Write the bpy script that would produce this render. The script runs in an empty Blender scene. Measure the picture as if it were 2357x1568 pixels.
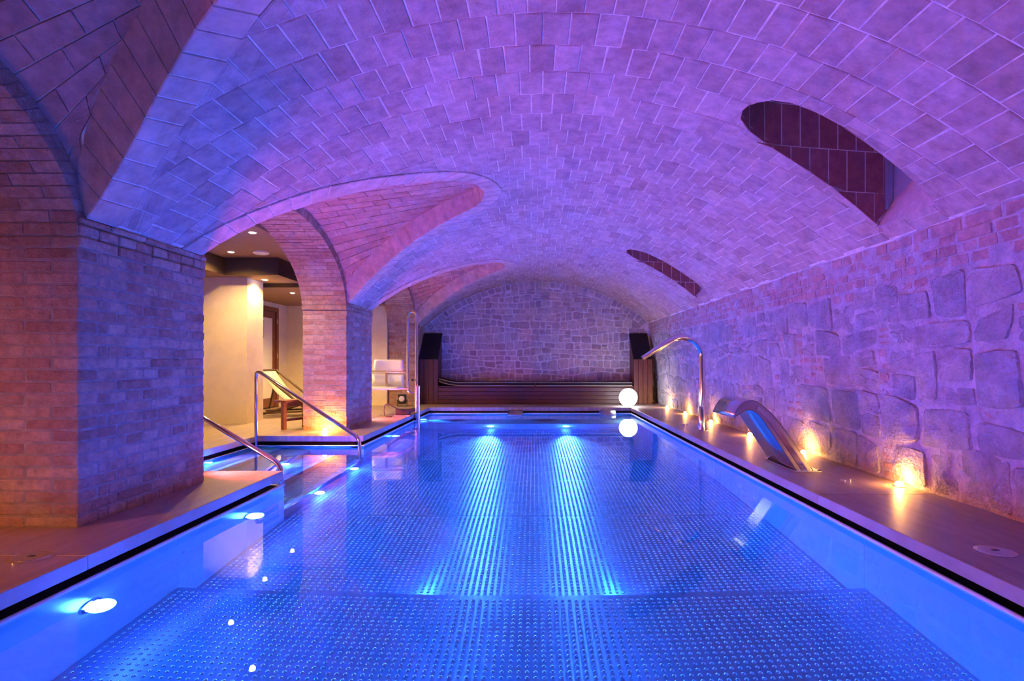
import bpy, bmesh, math, random
import numpy as np
from mathutils import Matrix, Vector

random.seed(7); np.random.seed(7)
S = bpy.context.scene
COL = S.collection
# ------------------------------------------------------------------ camera, world, exposure
FPX, CXP, CYP, CAMZ = 1300.0, 1228.0, 834.0, 0.917
cam_d = bpy.data.cameras.new('camera'); cam = bpy.data.objects.new('camera', cam_d); COL.objects.link(cam)
cam_d.sensor_width = 36.0; cam_d.sensor_fit = 'HORIZONTAL'; cam_d.lens = 36.0*FPX/2357.0
cam_d.shift_x = -(CXP-1178.5)/2357.0
cam_d.shift_y = (CYP-784.0)/2357.0
cam_d.clip_start = 0.05; cam_d.clip_end = 100
cam.location = (0, 0, CAMZ); cam.rotation_euler = (math.pi/2, 0, 0)
S.camera = cam
w = bpy.data.worlds.new('world'); S.world = w; w.use_nodes = True
w.node_tree.nodes['Background'].inputs[0].default_value = (0.02, 0.02, 0.05, 1)
w.node_tree.nodes['Background'].inputs[1].default_value = 0.2
S.view_settings.view_transform = 'Standard'; S.view_settings.look = 'None'
S.view_settings.gamma = 1.0; S.view_settings.use_curve_mapping = False
S.view_settings.exposure = 1.05
S.cycles.max_bounces = 7; S.cycles.glossy_bounces = 3; S.cycles.diffuse_bounces = 2; S.cycles.transmission_bounces = 4
S.cycles.use_adaptive_sampling = True; S.cycles.adaptive_threshold = 0.2; S.cycles.adaptive_min_samples = 16
S.cycles.sample_clamp_indirect = 20.0

BLUE = (0.03, 0.065, 1.0)          # pool lamps
WARM = (1.0, 0.66, 0.24)           # spa room lamps
AMBER = (1.0, 0.42, 0.08)          # deck uplights
P_POOL = 95.0
P_STEP = 30.0
P_UP = 2.4
P_DOWN = 78.0
P_FLOOD = 66.0
PINK = (1.0, 0.13, 0.20)
RED = (1.0, 0.26, 0.07)

# ------------------------------------------------------------------ materials
def nodes_of(name):
    m = bpy.data.materials.new(name); m.use_nodes = True
    nt = m.node_tree; b = nt.nodes['Principled BSDF']
    return m, nt, b
def N(nt, typ, **kw):
    n = nt.nodes.new(typ)
    for k, v in kw.items(): setattr(n, k, v)
    return n
def masonry(name, colors, rough=0.9, scale=14.0, bump=0.35, stain=None, fine=90.0, dist=.03):
    """colour varies piece by piece (object / island), with grain, pits and stains"""
    m, nt, b = nodes_of(name); L = nt.links
    oi = N(nt, 'ShaderNodeObjectInfo'); ge = N(nt, 'ShaderNodeNewGeometry')
    add = N(nt, 'ShaderNodeMath', operation='ADD'); fr = N(nt, 'ShaderNodeMath', operation='FRACT')
    L.new(oi.outputs['Random'], add.inputs[0]); L.new(ge.outputs['Random Per Island'], add.inputs[1]); L.new(add.outputs[0], fr.inputs[0])
    cr = N(nt, 'ShaderNodeValToRGB'); el = cr.color_ramp.elements
    for i, c in enumerate(colors):
        p = i/(len(colors)-1)
        if i == 0: e = el[0]; e.position = 0
        elif i == len(colors)-1: e = el[-1]; e.position = 1
        else: e = el.new(p)
        e.color = (*c, 1)
    L.new(fr.outputs[0], cr.inputs[0])
    n1 = N(nt, 'ShaderNodeTexNoise'); n1.inputs['Scale'].default_value = scale; n1.inputs['Detail'].default_value = 8; n1.inputs['Roughness'].default_value = 0.65
    n2 = N(nt, 'ShaderNodeTexNoise'); n2.inputs['Scale'].default_value = fine; n2.inputs['Detail'].default_value = 4
    L.new(ge.outputs['Position'], n1.inputs['Vector']); L.new(ge.outputs['Position'], n2.inputs['Vector'])
    mr = N(nt, 'ShaderNodeMapRange'); mr.inputs['From Min'].default_value = 0.25; mr.inputs['From Max'].default_value = 0.75
    mr.inputs['To Min'].default_value = 0.62; mr.inputs['To Max'].default_value = 1.3
    L.new(n1.outputs['Fac'], mr.inputs['Value'])
    mx = N(nt, 'ShaderNodeMix', data_type='RGBA', blend_type='MULTIPLY'); mx.inputs[0].default_value = 1.0
    L.new(cr.outputs['Color'], mx.inputs[6]); L.new(mr.outputs[0], mx.inputs[7])
    out = mx.outputs[2]
    if stain:
        n3 = N(nt, 'ShaderNodeTexNoise'); n3.inputs['Scale'].default_value = 2.3; n3.inputs['Detail'].default_value = 7; n3.inputs['Roughness'].default_value = 0.7
        L.new(ge.outputs['Position'], n3.inputs['Vector'])
        r3 = N(nt, 'ShaderNodeMapRange'); r3.inputs['From Min'].default_value = 0.56; r3.inputs['From Max'].default_value = 0.68; r3.inputs['To Max'].default_value = 0.55
        L.new(n3.outputs['Fac'], r3.inputs['Value'])
        m3 = N(nt, 'ShaderNodeMix', data_type='RGBA'); L.new(r3.outputs[0], m3.inputs[0]); L.new(out, m3.inputs[6]); m3.inputs[7].default_value = (*stain, 1)
        out = m3.outputs[2]
    L.new(out, b.inputs['Base Color']); b.inputs['Roughness'].default_value = rough
    sm = N(nt, 'ShaderNodeMath', operation='MULTIPLY_ADD'); sm.inputs[1].default_value = 0.45
    L.new(n2.outputs['Fac'], sm.inputs[0]); L.new(n1.outputs['Fac'], sm.inputs[2])
    bp = N(nt, 'ShaderNodeBump'); bp.inputs['Strength'].default_value = bump; bp.inputs['Distance'].default_value = dist
    L.new(sm.outputs[0], bp.inputs['Height']); L.new(bp.outputs[0], b.inputs['Normal'])
    return m
def plain(name, col, rough=0.5, metal=0.0, bump=0.0, scale=40.0, var=0.0, stretch=None):
    m, nt, b = nodes_of(name); L = nt.links
    b.inputs['Base Color'].default_value = (*col, 1); b.inputs['Roughness'].default_value = rough; b.inputs['Metallic'].default_value = metal
    if bump or var:
        ge = N(nt, 'ShaderNodeNewGeometry'); mp = N(nt, 'ShaderNodeMapping')
        if stretch: mp.inputs['Scale'].default_value = stretch
        n1 = N(nt, 'ShaderNodeTexNoise'); n1.inputs['Scale'].default_value = scale; n1.inputs['Detail'].default_value = 6; n1.inputs['Roughness'].default_value = 0.6
        L.new(ge.outputs['Position'], mp.inputs['Vector']); L.new(mp.outputs[0], n1.inputs['Vector'])
        if var:
            mr = N(nt, 'ShaderNodeMapRange'); mr.inputs['From Min'].default_value = 0.3; mr.inputs['From Max'].default_value = 0.7
            mr.inputs['To Min'].default_value = 1-var; mr.inputs['To Max'].default_value = 1+var
            L.new(n1.outputs['Fac'], mr.inputs['Value'])
            mx = N(nt, 'ShaderNodeMix', data_type='RGBA', blend_type='MULTIPLY'); mx.inputs[0].default_value = 1.0
            mx.inputs[6].default_value = (*col, 1); L.new(mr.outputs[0], mx.inputs[7]); L.new(mx.outputs[2], b.inputs['Base Color'])
        if bump:
            bp = N(nt, 'ShaderNodeBump'); bp.inputs['Strength'].default_value = bump; bp.inputs['Distance'].default_value = 0.01
            L.new(n1.outputs['Fac'], bp.inputs['Height']); L.new(bp.outputs[0], b.inputs['Normal'])
    return m
def emitter(name, col, strength):
    m, nt, b = nodes_of(name)
    b.inputs['Base Color'].default_value = (*col, 1)
    b.inputs['Emission Color'].default_value = (*col, 1); b.inputs['Emission Strength'].default_value = strength
    return m

M = {}
M['vault'] = masonry('vault_brick', [(.48, .31, .30), (.58, .39, .38), (.53, .35, .34), (.63, .45, .44), (.44, .28, .27)], bump=0.55, scale=11, stain=(.33, .18, .17))
M['vault_m'] = masonry('vault_mortar', [(.80, .71, .70), (.84, .75, .74)], bump=0.3)
M['ring'] = masonry('arch_ring_brick', [(.62, .40, .36), (.68, .46, .42), (.60, .39, .35)], bump=0.22, scale=9)
M['shell'] = masonry('lunette_brick', [(.58, .26, .22), (.64, .32, .27), (.54, .23, .19), (.66, .34, .30)], bump=0.3, scale=11)
M['brick'] = masonry('pillar_brick', [(.52, .27, .20), (.60, .34, .26), (.66, .42, .34), (.47, .22, .16), (.57, .31, .24)], bump=0.85, scale=18, stain=(.60, .48, .42))
M['brick_m'] = masonry('pillar_mortar', [(.42, .30, .27), (.46, .34, .30)], bump=0.5)
M['stone'] = masonry('rubble_stone', [(.50, .46, .48), (.56, .51, .52), (.46, .43, .46), (.60, .54, .53), (.53, .48, .49)], bump=1.0, scale=6, dist=.06, fine=45)
M['rubble'] = masonry('rubble_brick', [(.62, .38, .34), (.66, .45, .41), (.58, .36, .33)], bump=0.8, scale=14)
M['stone_m'] = masonry('wall_mortar', [(.68, .61, .61), (.70, .63, .63)], bump=1.0, scale=9, fine=40, dist=.06)
M['field'] = masonry('fieldstone', [(.42, .33, .36), (.52, .41, .43), (.56, .45, .46), (.36, .25, .27), (.48, .40, .45)], bump=0.6, scale=12)
M['field_m'] = masonry('fieldstone_mortar', [(.72, .64, .66), (.74, .66, .68)], bump=0.5)
M['niche_bed'] = plain('niche_joint', (.85, .68, .70), 0.9, bump=0.2)
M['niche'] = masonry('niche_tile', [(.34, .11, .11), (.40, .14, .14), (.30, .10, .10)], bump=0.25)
M['deck'] = plain('deck_stone', (.42, .30, .25), 0.38, bump=0.08, scale=3.0, var=0.22, stretch=(5.5, 0.8, 1))
M['sub'] = plain('subfloor_concrete', (.05, .05, .06), 0.8, var=0.2)
M['dimple'] = plain('dimple_steel', (.75, .78, .84), 0.16, 1.0)
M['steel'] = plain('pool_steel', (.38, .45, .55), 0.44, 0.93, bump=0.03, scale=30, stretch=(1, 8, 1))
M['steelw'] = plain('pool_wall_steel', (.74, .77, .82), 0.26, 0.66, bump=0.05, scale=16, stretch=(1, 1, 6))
M['chrome'] = plain('polished_steel', (.80, .80, .82), 0.08, 1.0)
M['brushed'] = plain('brushed_steel', (.66, .65, .66), 0.24, 1.0, bump=0.02, scale=60, stretch=(6, 1, 6))
M['gutter'] = plain('gutter_dark', (.03, .03, .05), 0.5, var=0.2)
M['cream'] = plain('cream_plaster', (.82, .68, .46), 0.85, bump=0.12, scale=5, var=0.07)
M['ceil'] = plain('brown_ceiling_paint', (.28, .16, .08), 0.85, bump=0.05, scale=60, var=0.05)
M['dark'] = plain('dark_brown_and_shade', (.05, .025, .015), 0.8, var=0.1)
M['wood'] = plain('red_brown_wood', (.11, .028, .02), 0.45, bump=0.1, scale=5, var=0.3, stretch=(18, 18, 1))
M['woodh'] = plain('bench_wood', (.09, .025, .02), 0.45, bump=0.1, scale=5, var=0.3, stretch=(1, 18, 18))
M['doorw'] = plain('door_wood', (.22, .07, .03), 0.4, bump=0.08, scale=6, var=0.25, stretch=(14, 14, 1))
M['black'] = plain('black_upholstery', (.006, .006, .008), 0.75, bump=0.05, scale=120)
M['piping'] = plain('pale_piping', (.55, .48, .40), 0.6, var=0.05)
M['plastic'] = plain('white_plastic', (.75, .73, .74), 0.35, var=0.03)
M['blackp'] = plain('black_plastic', (.02, .02, .022), 0.4, var=0.1)
M['rubber'] = plain('black_rubber', (.025, .02, .02), 0.6, var=0.1)
M['canvas'] = plain('cream_canvas', (.80, .70, .52), 0.9, bump=0.1, scale=200, var=0.03)
M['frame'] = plain('dark_wood_frame', (.09, .045, .025), 0.5, var=0.25, scale=20)
M['table'] = plain('brown_table_wood', (.24, .07, .04), 0.5, var=0.25, scale=12)
M['towel'] = plain('white_towel', (.85, .80, .74), 0.95, bump=0.3, scale=90)
M['grey'] = plain('grey_window_frame', (.30, .30, .36), 0.5, var=0.05)
M['plaster'] = plain('sill_plaster', (.62, .48, .48), 0.9, bump=0.3, scale=20, var=0.15)
M['doorglass'] = plain('door_glass', (.9, .85, .7), 0.15, var=0.02)
M['e_pool'] = emitter('pool_lamp_lens', (.55, .68, 1.0), 10.0)
M['e_globe'] = emitter('globe_glow', (.80, .88, 1.0), 9.0)
M['e_amber'] = emitter('amber_lens', (1.0, .55, .14), 60.0)
M['e_warm'] = emitter('downlight_lens', (1.0, .80, .5), 30.0)
M['e_disc'] = plain('white_ceiling_speaker', (.85, .8, .72), 0.5, var=0.02)
M['lens'] = plain('lamp_lens', (.75, .68, .72), 0.1, var=0.02)
nt = M['steel'].node_tree; b = nt.nodes['Principled BSDF']; b.inputs['Anisotropic'].default_value = 1.0
cx_ = N(nt, 'ShaderNodeCombineXYZ'); cx_.inputs[1].default_value = 1.0; nt.links.new(cx_.outputs[0], b.inputs['Tangent'])
def water_mat():
    m = bpy.data.materials.new('pool_water'); m.use_nodes = True; nt = m.node_tree
    g = nt.nodes['Principled BSDF']; g.inputs['IOR'].default_value = 1.333; g.inputs['Roughness'].default_value = 0.0
    g.inputs['Transmission Weight'].default_value = 1.0; g.inputs['Base Color'].default_value = (.16, .86, 1, 1)
    return m
M['water'] = water_mat()

# ------------------------------------------------------------------ helpers
def finish(o, parent=None):
    COL.objects.link(o)
    if parent is not None:
        o.parent = parent
        o.matrix_parent_inverse = Matrix.Translation(-parent.location)
    return o
def mesh_of(name, verts, faces, mat, smooth=False):
    me = bpy.data.meshes.new(name); me.from_pydata([tuple(map(float, v)) for v in verts], [], faces); me.update()
    if smooth: me.polygons.foreach_set('use_smooth', [True]*len(me.polygons))
    if mat is not None: me.materials.append(M[mat])
    return me
def tag(o, label=None, cat=None, group=None, kind=None):
    if label: o['label'] = label
    if cat: o['category'] = cat
    if group: o['group'] = group
    if kind: o['kind'] = kind
    return o
def empty(name, loc, label=None, cat=None, group=None, kind=None):
    e = bpy.data.objects.new(name, None); e.location = loc; e.empty_display_size = 0.1; COL.objects.link(e)
    return tag(e, label, cat, group, kind)
class MB:
    def __init__(s): s.v = []; s.f = []
    def add(s, v, f):
        n = len(s.v); s.v += [tuple(p) for p in v]; s.f += [tuple(i+n for i in q) for q in f]; return s
    def box(s, x0, x1, y0, y1, z0, z1, c=0.0):
        v, f = box_vf(x0, x1, y0, y1, z0, z1, c); return s.add(v, f)
    def prism(s, poly, a0, a1, axis='y'):
        """2D outline extruded along an axis"""
        n = len(poly)
        def P(p, a): return {'y': (p[0], a, p[1]), 'x': (a, p[0], p[1]), 'z': (p[0], p[1], a)}[axis]
        v = [P(p, a0) for p in poly]+[P(p, a1) for p in poly]
        f = [tuple(range(n)), tuple(range(2*n-1, n-1, -1))]+[(i, i+n, (i+1) % n+n, (i+1) % n) for i in range(n)]
        return s.add(v, f)
    def tube(s, pts, r, seg=12, caps=True):
        pts = [Vector(p) for p in pts]; n = len(pts)
        rs = r if isinstance(r, (list, tuple)) else [r]*n
        t0 = (pts[1]-pts[0]).normalized(); u = t0.orthogonal().normalized()
        v = []; f = []
        for i, p in enumerate(pts):
            t = (pts[min(i+1, n-1)]-pts[max(i-1, 0)]).normalized()
            u = (u-t*u.dot(t)).normalized(); w_ = t.cross(u)
            for k in range(seg):
                a = 2*math.pi*k/seg; v.append(p+(u*math.cos(a)+w_*math.sin(a))*rs[i])
        for i in range(n-1):
            for k in range(seg):
                a = i*seg+k; b = i*seg+(k+1) % seg; f.append((a, b, b+seg, a+seg))
        if caps: f += [tuple(range(seg-1, -1, -1)), tuple(range((n-1)*seg, n*seg))]
        return s.add(v, f)
    def lathe(s, prof, c, seg=20, axis='z'):
        """prof: (radius, height) pairs"""
        v = []; f = []
        for r, h in prof:
            for k in range(seg):
                a = 2*math.pi*k/seg; x, y = r*math.cos(a), r*math.sin(a)
                p = {'z': (x, y, h), 'x': (h, x, y), 'y': (x, h, y)}[axis]
                v.append((c[0]+p[0], c[1]+p[1], c[2]+p[2]))
        for i in range(len(prof)-1):
            for k in range(seg):
                a = i*seg+k; b = i*seg+(k+1) % seg; f.append((a, b, b+seg, a+seg))
        f += [tuple(range(seg)), tuple(range((len(prof)-1)*seg, len(prof)*seg))]
        return s.add(v, f)
    def mesh(s, name, mat, smooth=False):
        me = mesh_of(name, s.v, s.f, mat, smooth)
        bm = bmesh.new(); bm.from_mesh(me); bmesh.ops.recalc_face_normals(bm, faces=bm.faces); bm.to_mesh(me); bm.free()
        if smooth:
            try: me.set_sharp_from_angle(angle=math.radians(40))
            except Exception: pass
        return me
    def build(s, name, mat, parent=None, smooth=False):
        return finish(bpy.data.objects.new(name, s.mesh(name, mat, smooth)), parent)
def box_vf(x0, x1, y0, y1, z0, z1, c=0.0):
    if c <= 0:
        v = [(x0, y0, z0), (x1, y0, z0), (x1, y1, z0), (x0, y1, z0), (x0, y0, z1), (x1, y0, z1), (x1, y1, z1), (x0, y1, z1)]
        return v, [(0, 3, 2, 1), (4, 5, 6, 7), (0, 1, 5, 4), (1, 2, 6, 5), (2, 3, 7, 6), (3, 0, 4, 7)]
    c = min(c, .45*(x1-x0), .45*(y1-y0), .45*(z1-z0))
    xs = (x0, x1); ys = (y0, y1); zs = (z0, z1); v = []; idx = {}
    for i in (0, 1):
        for j in (0, 1):
            for k in (0, 1):
                sx, sy, sz = (1 if i == 0 else -1), (1 if j == 0 else -1), (1 if k == 0 else -1)
                idx[i, j, k, 'x'] = len(v); v.append((xs[i], ys[j]+sy*c, zs[k]+sz*c))
                idx[i, j, k, 'y'] = len(v); v.append((xs[i]+sx*c, ys[j], zs[k]+sz*c))
                idx[i, j, k, 'z'] = len(v); v.append((xs[i]+sx*c, ys[j]+sy*c, zs[k]))
    f = []
    I = idx
    for i in (0, 1): f.append((I[i,0,0,'x'], I[i,1,0,'x'], I[i,1,1,'x'], I[i,0,1,'x']) if i else (I[i,0,0,'x'], I[i,0,1,'x'], I[i,1,1,'x'], I[i,1,0,'x']))
    for j in (0, 1): f.append((I[0,j,0,'y'], I[0,j,1,'y'], I[1,j,1,'y'], I[1,j,0,'y']) if j else (I[0,j,0,'y'], I[1,j,0,'y'], I[1,j,1,'y'], I[0,j,1,'y']))
    for k in (0, 1): f.append((I[0,0,k,'z'], I[1,0,k,'z'], I[1,1,k,'z'], I[0,1,k,'z']) if k else (I[0,0,k,'z'], I[0,1,k,'z'], I[1,1,k,'z'], I[1,0,k,'z']))
    def orient(q):
        ctr = Vector(((x0+x1)/2, (y0+y1)/2, (z0+z1)/2)); p = [Vector(v[a]) for a in q]
        n = (p[1]-p[0]).cross(p[2]-p[0]); m_ = sum(p, Vector())/len(p)-ctr
        return q if n.dot(m_) > 0 else tuple(reversed(q))
    for i in (0, 1):
        for j in (0, 1): f.append(orient((I[i,j,0,'x'], I[i,j,0,'y'], I[i,j,1,'y'], I[i,j,1,'x'])))
        for k in (0, 1): f.append(orient((I[i,0,k,'x'], I[i,0,k,'z'], I[i,1,k,'z'], I[i,1,k,'x'])))
    for j in (0, 1):
        for k in (0, 1): f.append(orient((I[0,j,k,'y'], I[0,j,k,'z'], I[1,j,k,'z'], I[1,j,k,'y'])))
    for i in (0, 1):
        for j in (0, 1):
            for k in (0, 1): f.append(orient((I[i,j,k,'x'], I[i,j,k,'y'], I[i,j,k,'z'])))
    return v, f
def arc(c, r, a0, a1, n, plane='xz', off=0.0):
    out = []
    for i in range(n+1):
        a = math.radians(a0+(a1-a0)*i/n); p, q = c[0]+r*math.cos(a), c[1]+r*math.sin(a)
        out.append({'xz': (p, off, q), 'yz': (off, p, q), 'xy': (p, q, off)}[plane])
    return out
def lamp(name, kind, loc, col, power, radius=0.03, parent=None, target=None, angle=120, blend=0.6):
    d = bpy.data.lights.new(name, kind); d.color = col; d.energy = power; d.shadow_soft_size = radius
    o = bpy.data.objects.new(name, d); o.location = loc
    if kind == 'SPOT': d.spot_size = math.radians(angle); d.spot_blend = blend
    if target is not None: o.rotation_euler = (Vector(target)-Vector(loc)).to_track_quat('-Z', 'Y').to_euler()
    COL.objects.link(o)
    if parent is not None: o.parent = parent; o.matrix_parent_inverse = Matrix.Translation(-parent.location)
    return o
# --- 2D clipping
def clip(poly, px, py, nx, ny):
    """keep the side where (p - P).n >= 0"""
    out = []; n = len(poly)
    for i in range(n):
        a, b = poly[i], poly[(i+1) % n]
        da = (a[0]-px)*nx+(a[1]-py)*ny; db = (b[0]-px)*nx+(b[1]-py)*ny
        if da >= 0: out.append(a)
        if (da >= 0) != (db >= 0):
            t = da/(da-db); out.append((a[0]+(b[0]-a[0])*t, a[1]+(b[1]-a[1])*t))
    return out
def area(p): return 0.5*sum(p[i][0]*p[(i+1) % len(p)][1]-p[(i+1) % len(p)][0]*p[i][1] for i in range(len(p)))
def hull(pts):
    pts = sorted(set(pts))
    def half(ps):
        o = []
        for p in ps:
            while len(o) > 1 and (o[-1][0]-o[-2][0])*(p[1]-o[-2][1])-(o[-1][1]-o[-2][1])*(p[0]-o[-2][0]) <= 0: o.pop()
            o.append(p)
        return o
    a = half(pts); b = half(reversed(pts)); return a[:-1]+b[:-1]
def subtract(poly, hole):
    xs = [p[0] for p in poly]; ys = [p[1] for p in poly]; hx = [p[0] for p in hole]; hy = [p[1] for p in hole]
    if max(xs) < min(hx) or min(xs) > max(hx) or max(ys) < min(hy) or min(ys) > max(hy): return [poly]
    cur = poly; res = []
    for i in range(len(hole)):
        p, q = hole[i], hole[(i+1) % len(hole)]; nx, ny = -(q[1]-p[1]), q[0]-p[0]      # inward for CCW
        o = clip(cur, p[0], p[1], -nx, -ny)
        if len(o) > 2 and abs(area(o)) > 2e-5: res.append(o)
        cur = clip(cur, p[0], p[1], nx, ny)
        if len(cur) < 3 or abs(area(cur)) < 1e-6: return res
    return res
def resample(pts, n):
    P = np.array(pts, float); d = np.r_[0, np.cumsum(np.linalg.norm(np.diff(P, axis=0), axis=1))]
    t = np.linspace(0, d[-1], n+1); return np.stack([np.interp(t, d, P[:, k]) for k in range(P.shape[1])], 1)

# ------------------------------------------------------------------ dimensions
VX, VZ, VR = 0.1285, -1.0754, 3.846          # vault: circular arc, axis along y
XL, XB = -2.513, -3.113                      # arcade: pool face, spa face
Y_END, Y_BACK = 13.0, -3.6
PIERS = [(3.117, 4.32), (7.60, 8.80), (12.07, 13.27)]
BAYS = [1.475, 5.945, 10.42]                 # arcade arch centres
ZS = 1.62                                    # arch springing
A_IN, B_IN, RING = 1.64, 0.895, 0.11
PXL, PXR, PYF = -2.113, 1.969, 11.43         # coping edges
ALX, ALY0, ALY1 = -3.44, 4.77, 7.02          # stair alcove
ZW = -0.12                                   # water level
ZF1, ZF2, YSTEP = -0.99, -1.21, 3.35         # pool floors
def VP(s, y, r=0.0):
    a = s/VR; return (VX+(VR+r)*math.sin(a), y, VZ+(VR+r)*math.cos(a))
def proj_area(P):
    """projected size of a piece in the photograph, to rank pieces"""
    q = []
    for x, y, z in P:
        if y < 0.3: return 0
        q.append((CXP+FPX*x/y, CYP-FPX*(z-CAMZ)/y))
    cx = sum(p[0] for p in q)/len(q); cy = sum(p[1] for p in q)/len(q)
    if not (-60 < cx < 2417 and -60 < cy < 1628): return 0
    return abs(area(q))

# ------------------------------------------------------------------ ceiling: barrel vault
S_IN = [(-2.90, 1.68), (-2.72, 1.63), (-2.39, 1.48), (-2.13, 1.32), (-1.94, 1.20), (-1.70, 1.04), (-1.45, .89), (-1.27, .78), (-1.03, .625), (-.89, .525), (-.77, .41), (-.69, .24), (-.655, 0)]
S_OUT = [(-2.90, 1.92), (-2.72, 1.87), (-2.54, 1.79), (-2.29, 1.65), (-2.05, 1.53), (-1.87, 1.42), (-1.60, 1.24), (-1.317, 1.04), (-1.046, .88), (-.857, .755), (-.707, .62), (-.594, .45), (-.50, .22), (-.461, 0)]
NV = 19
def full(half):
    h = resample(half, NV); near = [(s, -w_) for s, w_ in h]; far = [(s, w_) for s, w_ in h[:-1][::-1]]
    return near+far                            # near spring -> tip -> far spring
C_IN, C_OUT = full(S_IN), full(S_OUT)
WIN = [(1.287, 3.794), (1.262, 3.70), (1.272, 3.62), (1.305, 3.55), (1.368, 3.477), (1.471, 3.429), (1.633, 3.419), (1.809, 3.432), (1.998, 3.465), (2.150, 3.489), (2.310, 3.512), (2.481, 3.538), (2.611, 3.564),
       (2.606, 4.158), (2.371, 4.126), (2.088, 4.085), (1.847, 4.05), (1.659, 4.016), (1.471, 3.95), (1.356, 3.88)]
WIN_DY = [0.0, 4.64]
HOLES = [hull([(s, yc+w_) for s, w_ in C_OUT]+[(-3.05, yc-1.93), (-3.05, yc+1.93)]) for yc in BAYS]
HOLES += [hull([(s, y+dy) for s, y in WIN]) for dy in WIN_DY]
def minus_holes(poly):
    ps = [poly]
    for h in HOLES: ps = [r for p in ps for r in subtract(p, h)]
    return ps
S0, S1 = -2.90, 2.752
ceiling = MB()
yg = np.arange(Y_BACK, Y_END+0.2, 0.303); sg = np.linspace(S0-.02, S1+.02, 25)
for y0, y1 in zip(yg[:-1], yg[1:]):
    for s0, s1 in zip(sg[:-1], sg[1:]):
        for p in minus_holes([(s0, y0), (s1, y0), (s1, y1), (s0, y1)]):
            ceiling.add([VP(s, y, .004) for s, y in p], [tuple(range(len(p)))])
ceiling = finish(bpy.data.objects.new('ceiling', mesh_of('ceiling', ceiling.v, ceiling.f, 'vault_m')))
tag(ceiling, 'long segmental barrel vault of flat bricks over the pool', kind='structure')
# each brick: bevelled slab; local x along the arc, y along the pool, z away from the room
def slab_vf(poly, ch=.005, depth=.03, proud=.0, jit=.0):
    cx = sum(p[0] for p in poly)/len(poly); cy = sum(p[1] for p in poly)/len(poly); n = len(poly)
    hw = max(abs(p[0]-cx) for p in poly); hh = max(abs(p[1]-cy) for p in poly)
    fx, fy = max(.3, 1-ch/max(hw, 1e-4)), max(.3, 1-ch/max(hh, 1e-4))
    v = [(cx+(x-cx)*fx, cy+(y-cy)*fy, -proud+random.uniform(-jit, jit)) for x, y in poly]
    v += [(x, y, -proud+ch*.8) for x, y in poly]+[(x, y, depth) for x, y in poly]
    f = [tuple(range(n-1, -1, -1))]
    for k in (0, n): f += [(k+i, k+(i+1) % n, k+n+(i+1) % n, k+n+i) for i in range(n)]
    return v, f
BW, BL, GAP = 0.152, 0.3028, 0.006
protos = []
for i in range(6):
    hw, hl = BW/2-GAP/2, BL/2-GAP/2; j = lambda: random.uniform(-.0025, .0025)
    poly = [(-hw+j(), -hl+j()), (hw+j(), -hl+j()), (hw+j(), hl+j()), (-hw+j(), hl+j())]
    v, f = slab_vf(poly, proud=random.uniform(0, .004), jit=.0015); protos.append((v, f, mesh_of('brick', v, f, 'vault')))
pieces = []
for k in range(-11, 34):
    yc = 2.994+BL*(k+.5); off = .076 if k % 2 else 0.0
    off += random.uniform(-.012, .012)
    for jx in range(-20, 20):
        sc = jx*BW+off
        if sc-BW/2 < S0 or sc+BW/2 > S1 or yc+BL/2 > Y_END+.02: 
            s0, s1, y1 = max(sc-BW/2, S0), min(sc+BW/2, S1), min(yc+BL/2, Y_END)
            if s1-s0 < .03 or y1-(yc-BL/2) < .03: continue
            rect = [(s0+GAP/2, yc-BL/2+GAP/2), (s1-GAP/2, yc-BL/2+GAP/2), (s1-GAP/2, y1-GAP/2), (s0+GAP/2, y1-GAP/2)]; whole = False
        else:
            rect = [(sc-BW/2+GAP/2, yc-BL/2+GAP/2), (sc+BW/2-GAP/2, yc-BL/2+GAP/2), (sc+BW/2-GAP/2, yc+BL/2-GAP/2), (sc-BW/2+GAP/2, yc+BL/2-GAP/2)]; whole = True
        ps = minus_holes(rect)
        tot = sum(abs(area(p)) for p in ps)
        if tot < .0006: continue
        whole = whole and tot > .999*abs(area(rect))
        pieces.append((sum(proj_area([VP(s, y) for s, y in p]) for p in ps), sc, yc, ps, whole))
pieces.sort(key=lambda t: -t[0])
rest = MB()
def frame_at(sc, yc):
    a = sc/VR; return Matrix.Translation(VP(sc, yc)) @ Matrix.Rotation(a, 4, 'Y')
for i, (pa, sc, yc, ps, whole) in enumerate(pieces):
    T = frame_at(sc, yc)
    if whole:
        v, f, me = random.choice(protos)
        if i < 300:
            o = bpy.data.objects.new('brick', me); finish(o, ceiling); o.matrix_basis = T; continue
        rest.add([T @ Vector(p) for p in v], f); continue
    mb = MB()
    for p in ps:
        v, f = slab_vf([(s-sc, y-yc) for s, y in p], ch=.003, proud=.002); mb.add(v, f)
    if i < 300:
        o = bpy.data.objects.new('brick', mesh_of('brick', mb.v, mb.f, 'vault')); finish(o, ceiling); o.matrix_basis = T
    else: rest.add([T @ Vector(p) for p in mb.v], mb.f)
o = finish(bpy.data.objects.new('brickwork', mesh_of('brickwork', rest.v, rest.f, 'vault')), ceiling); tag(o, kind='stuff')

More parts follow.
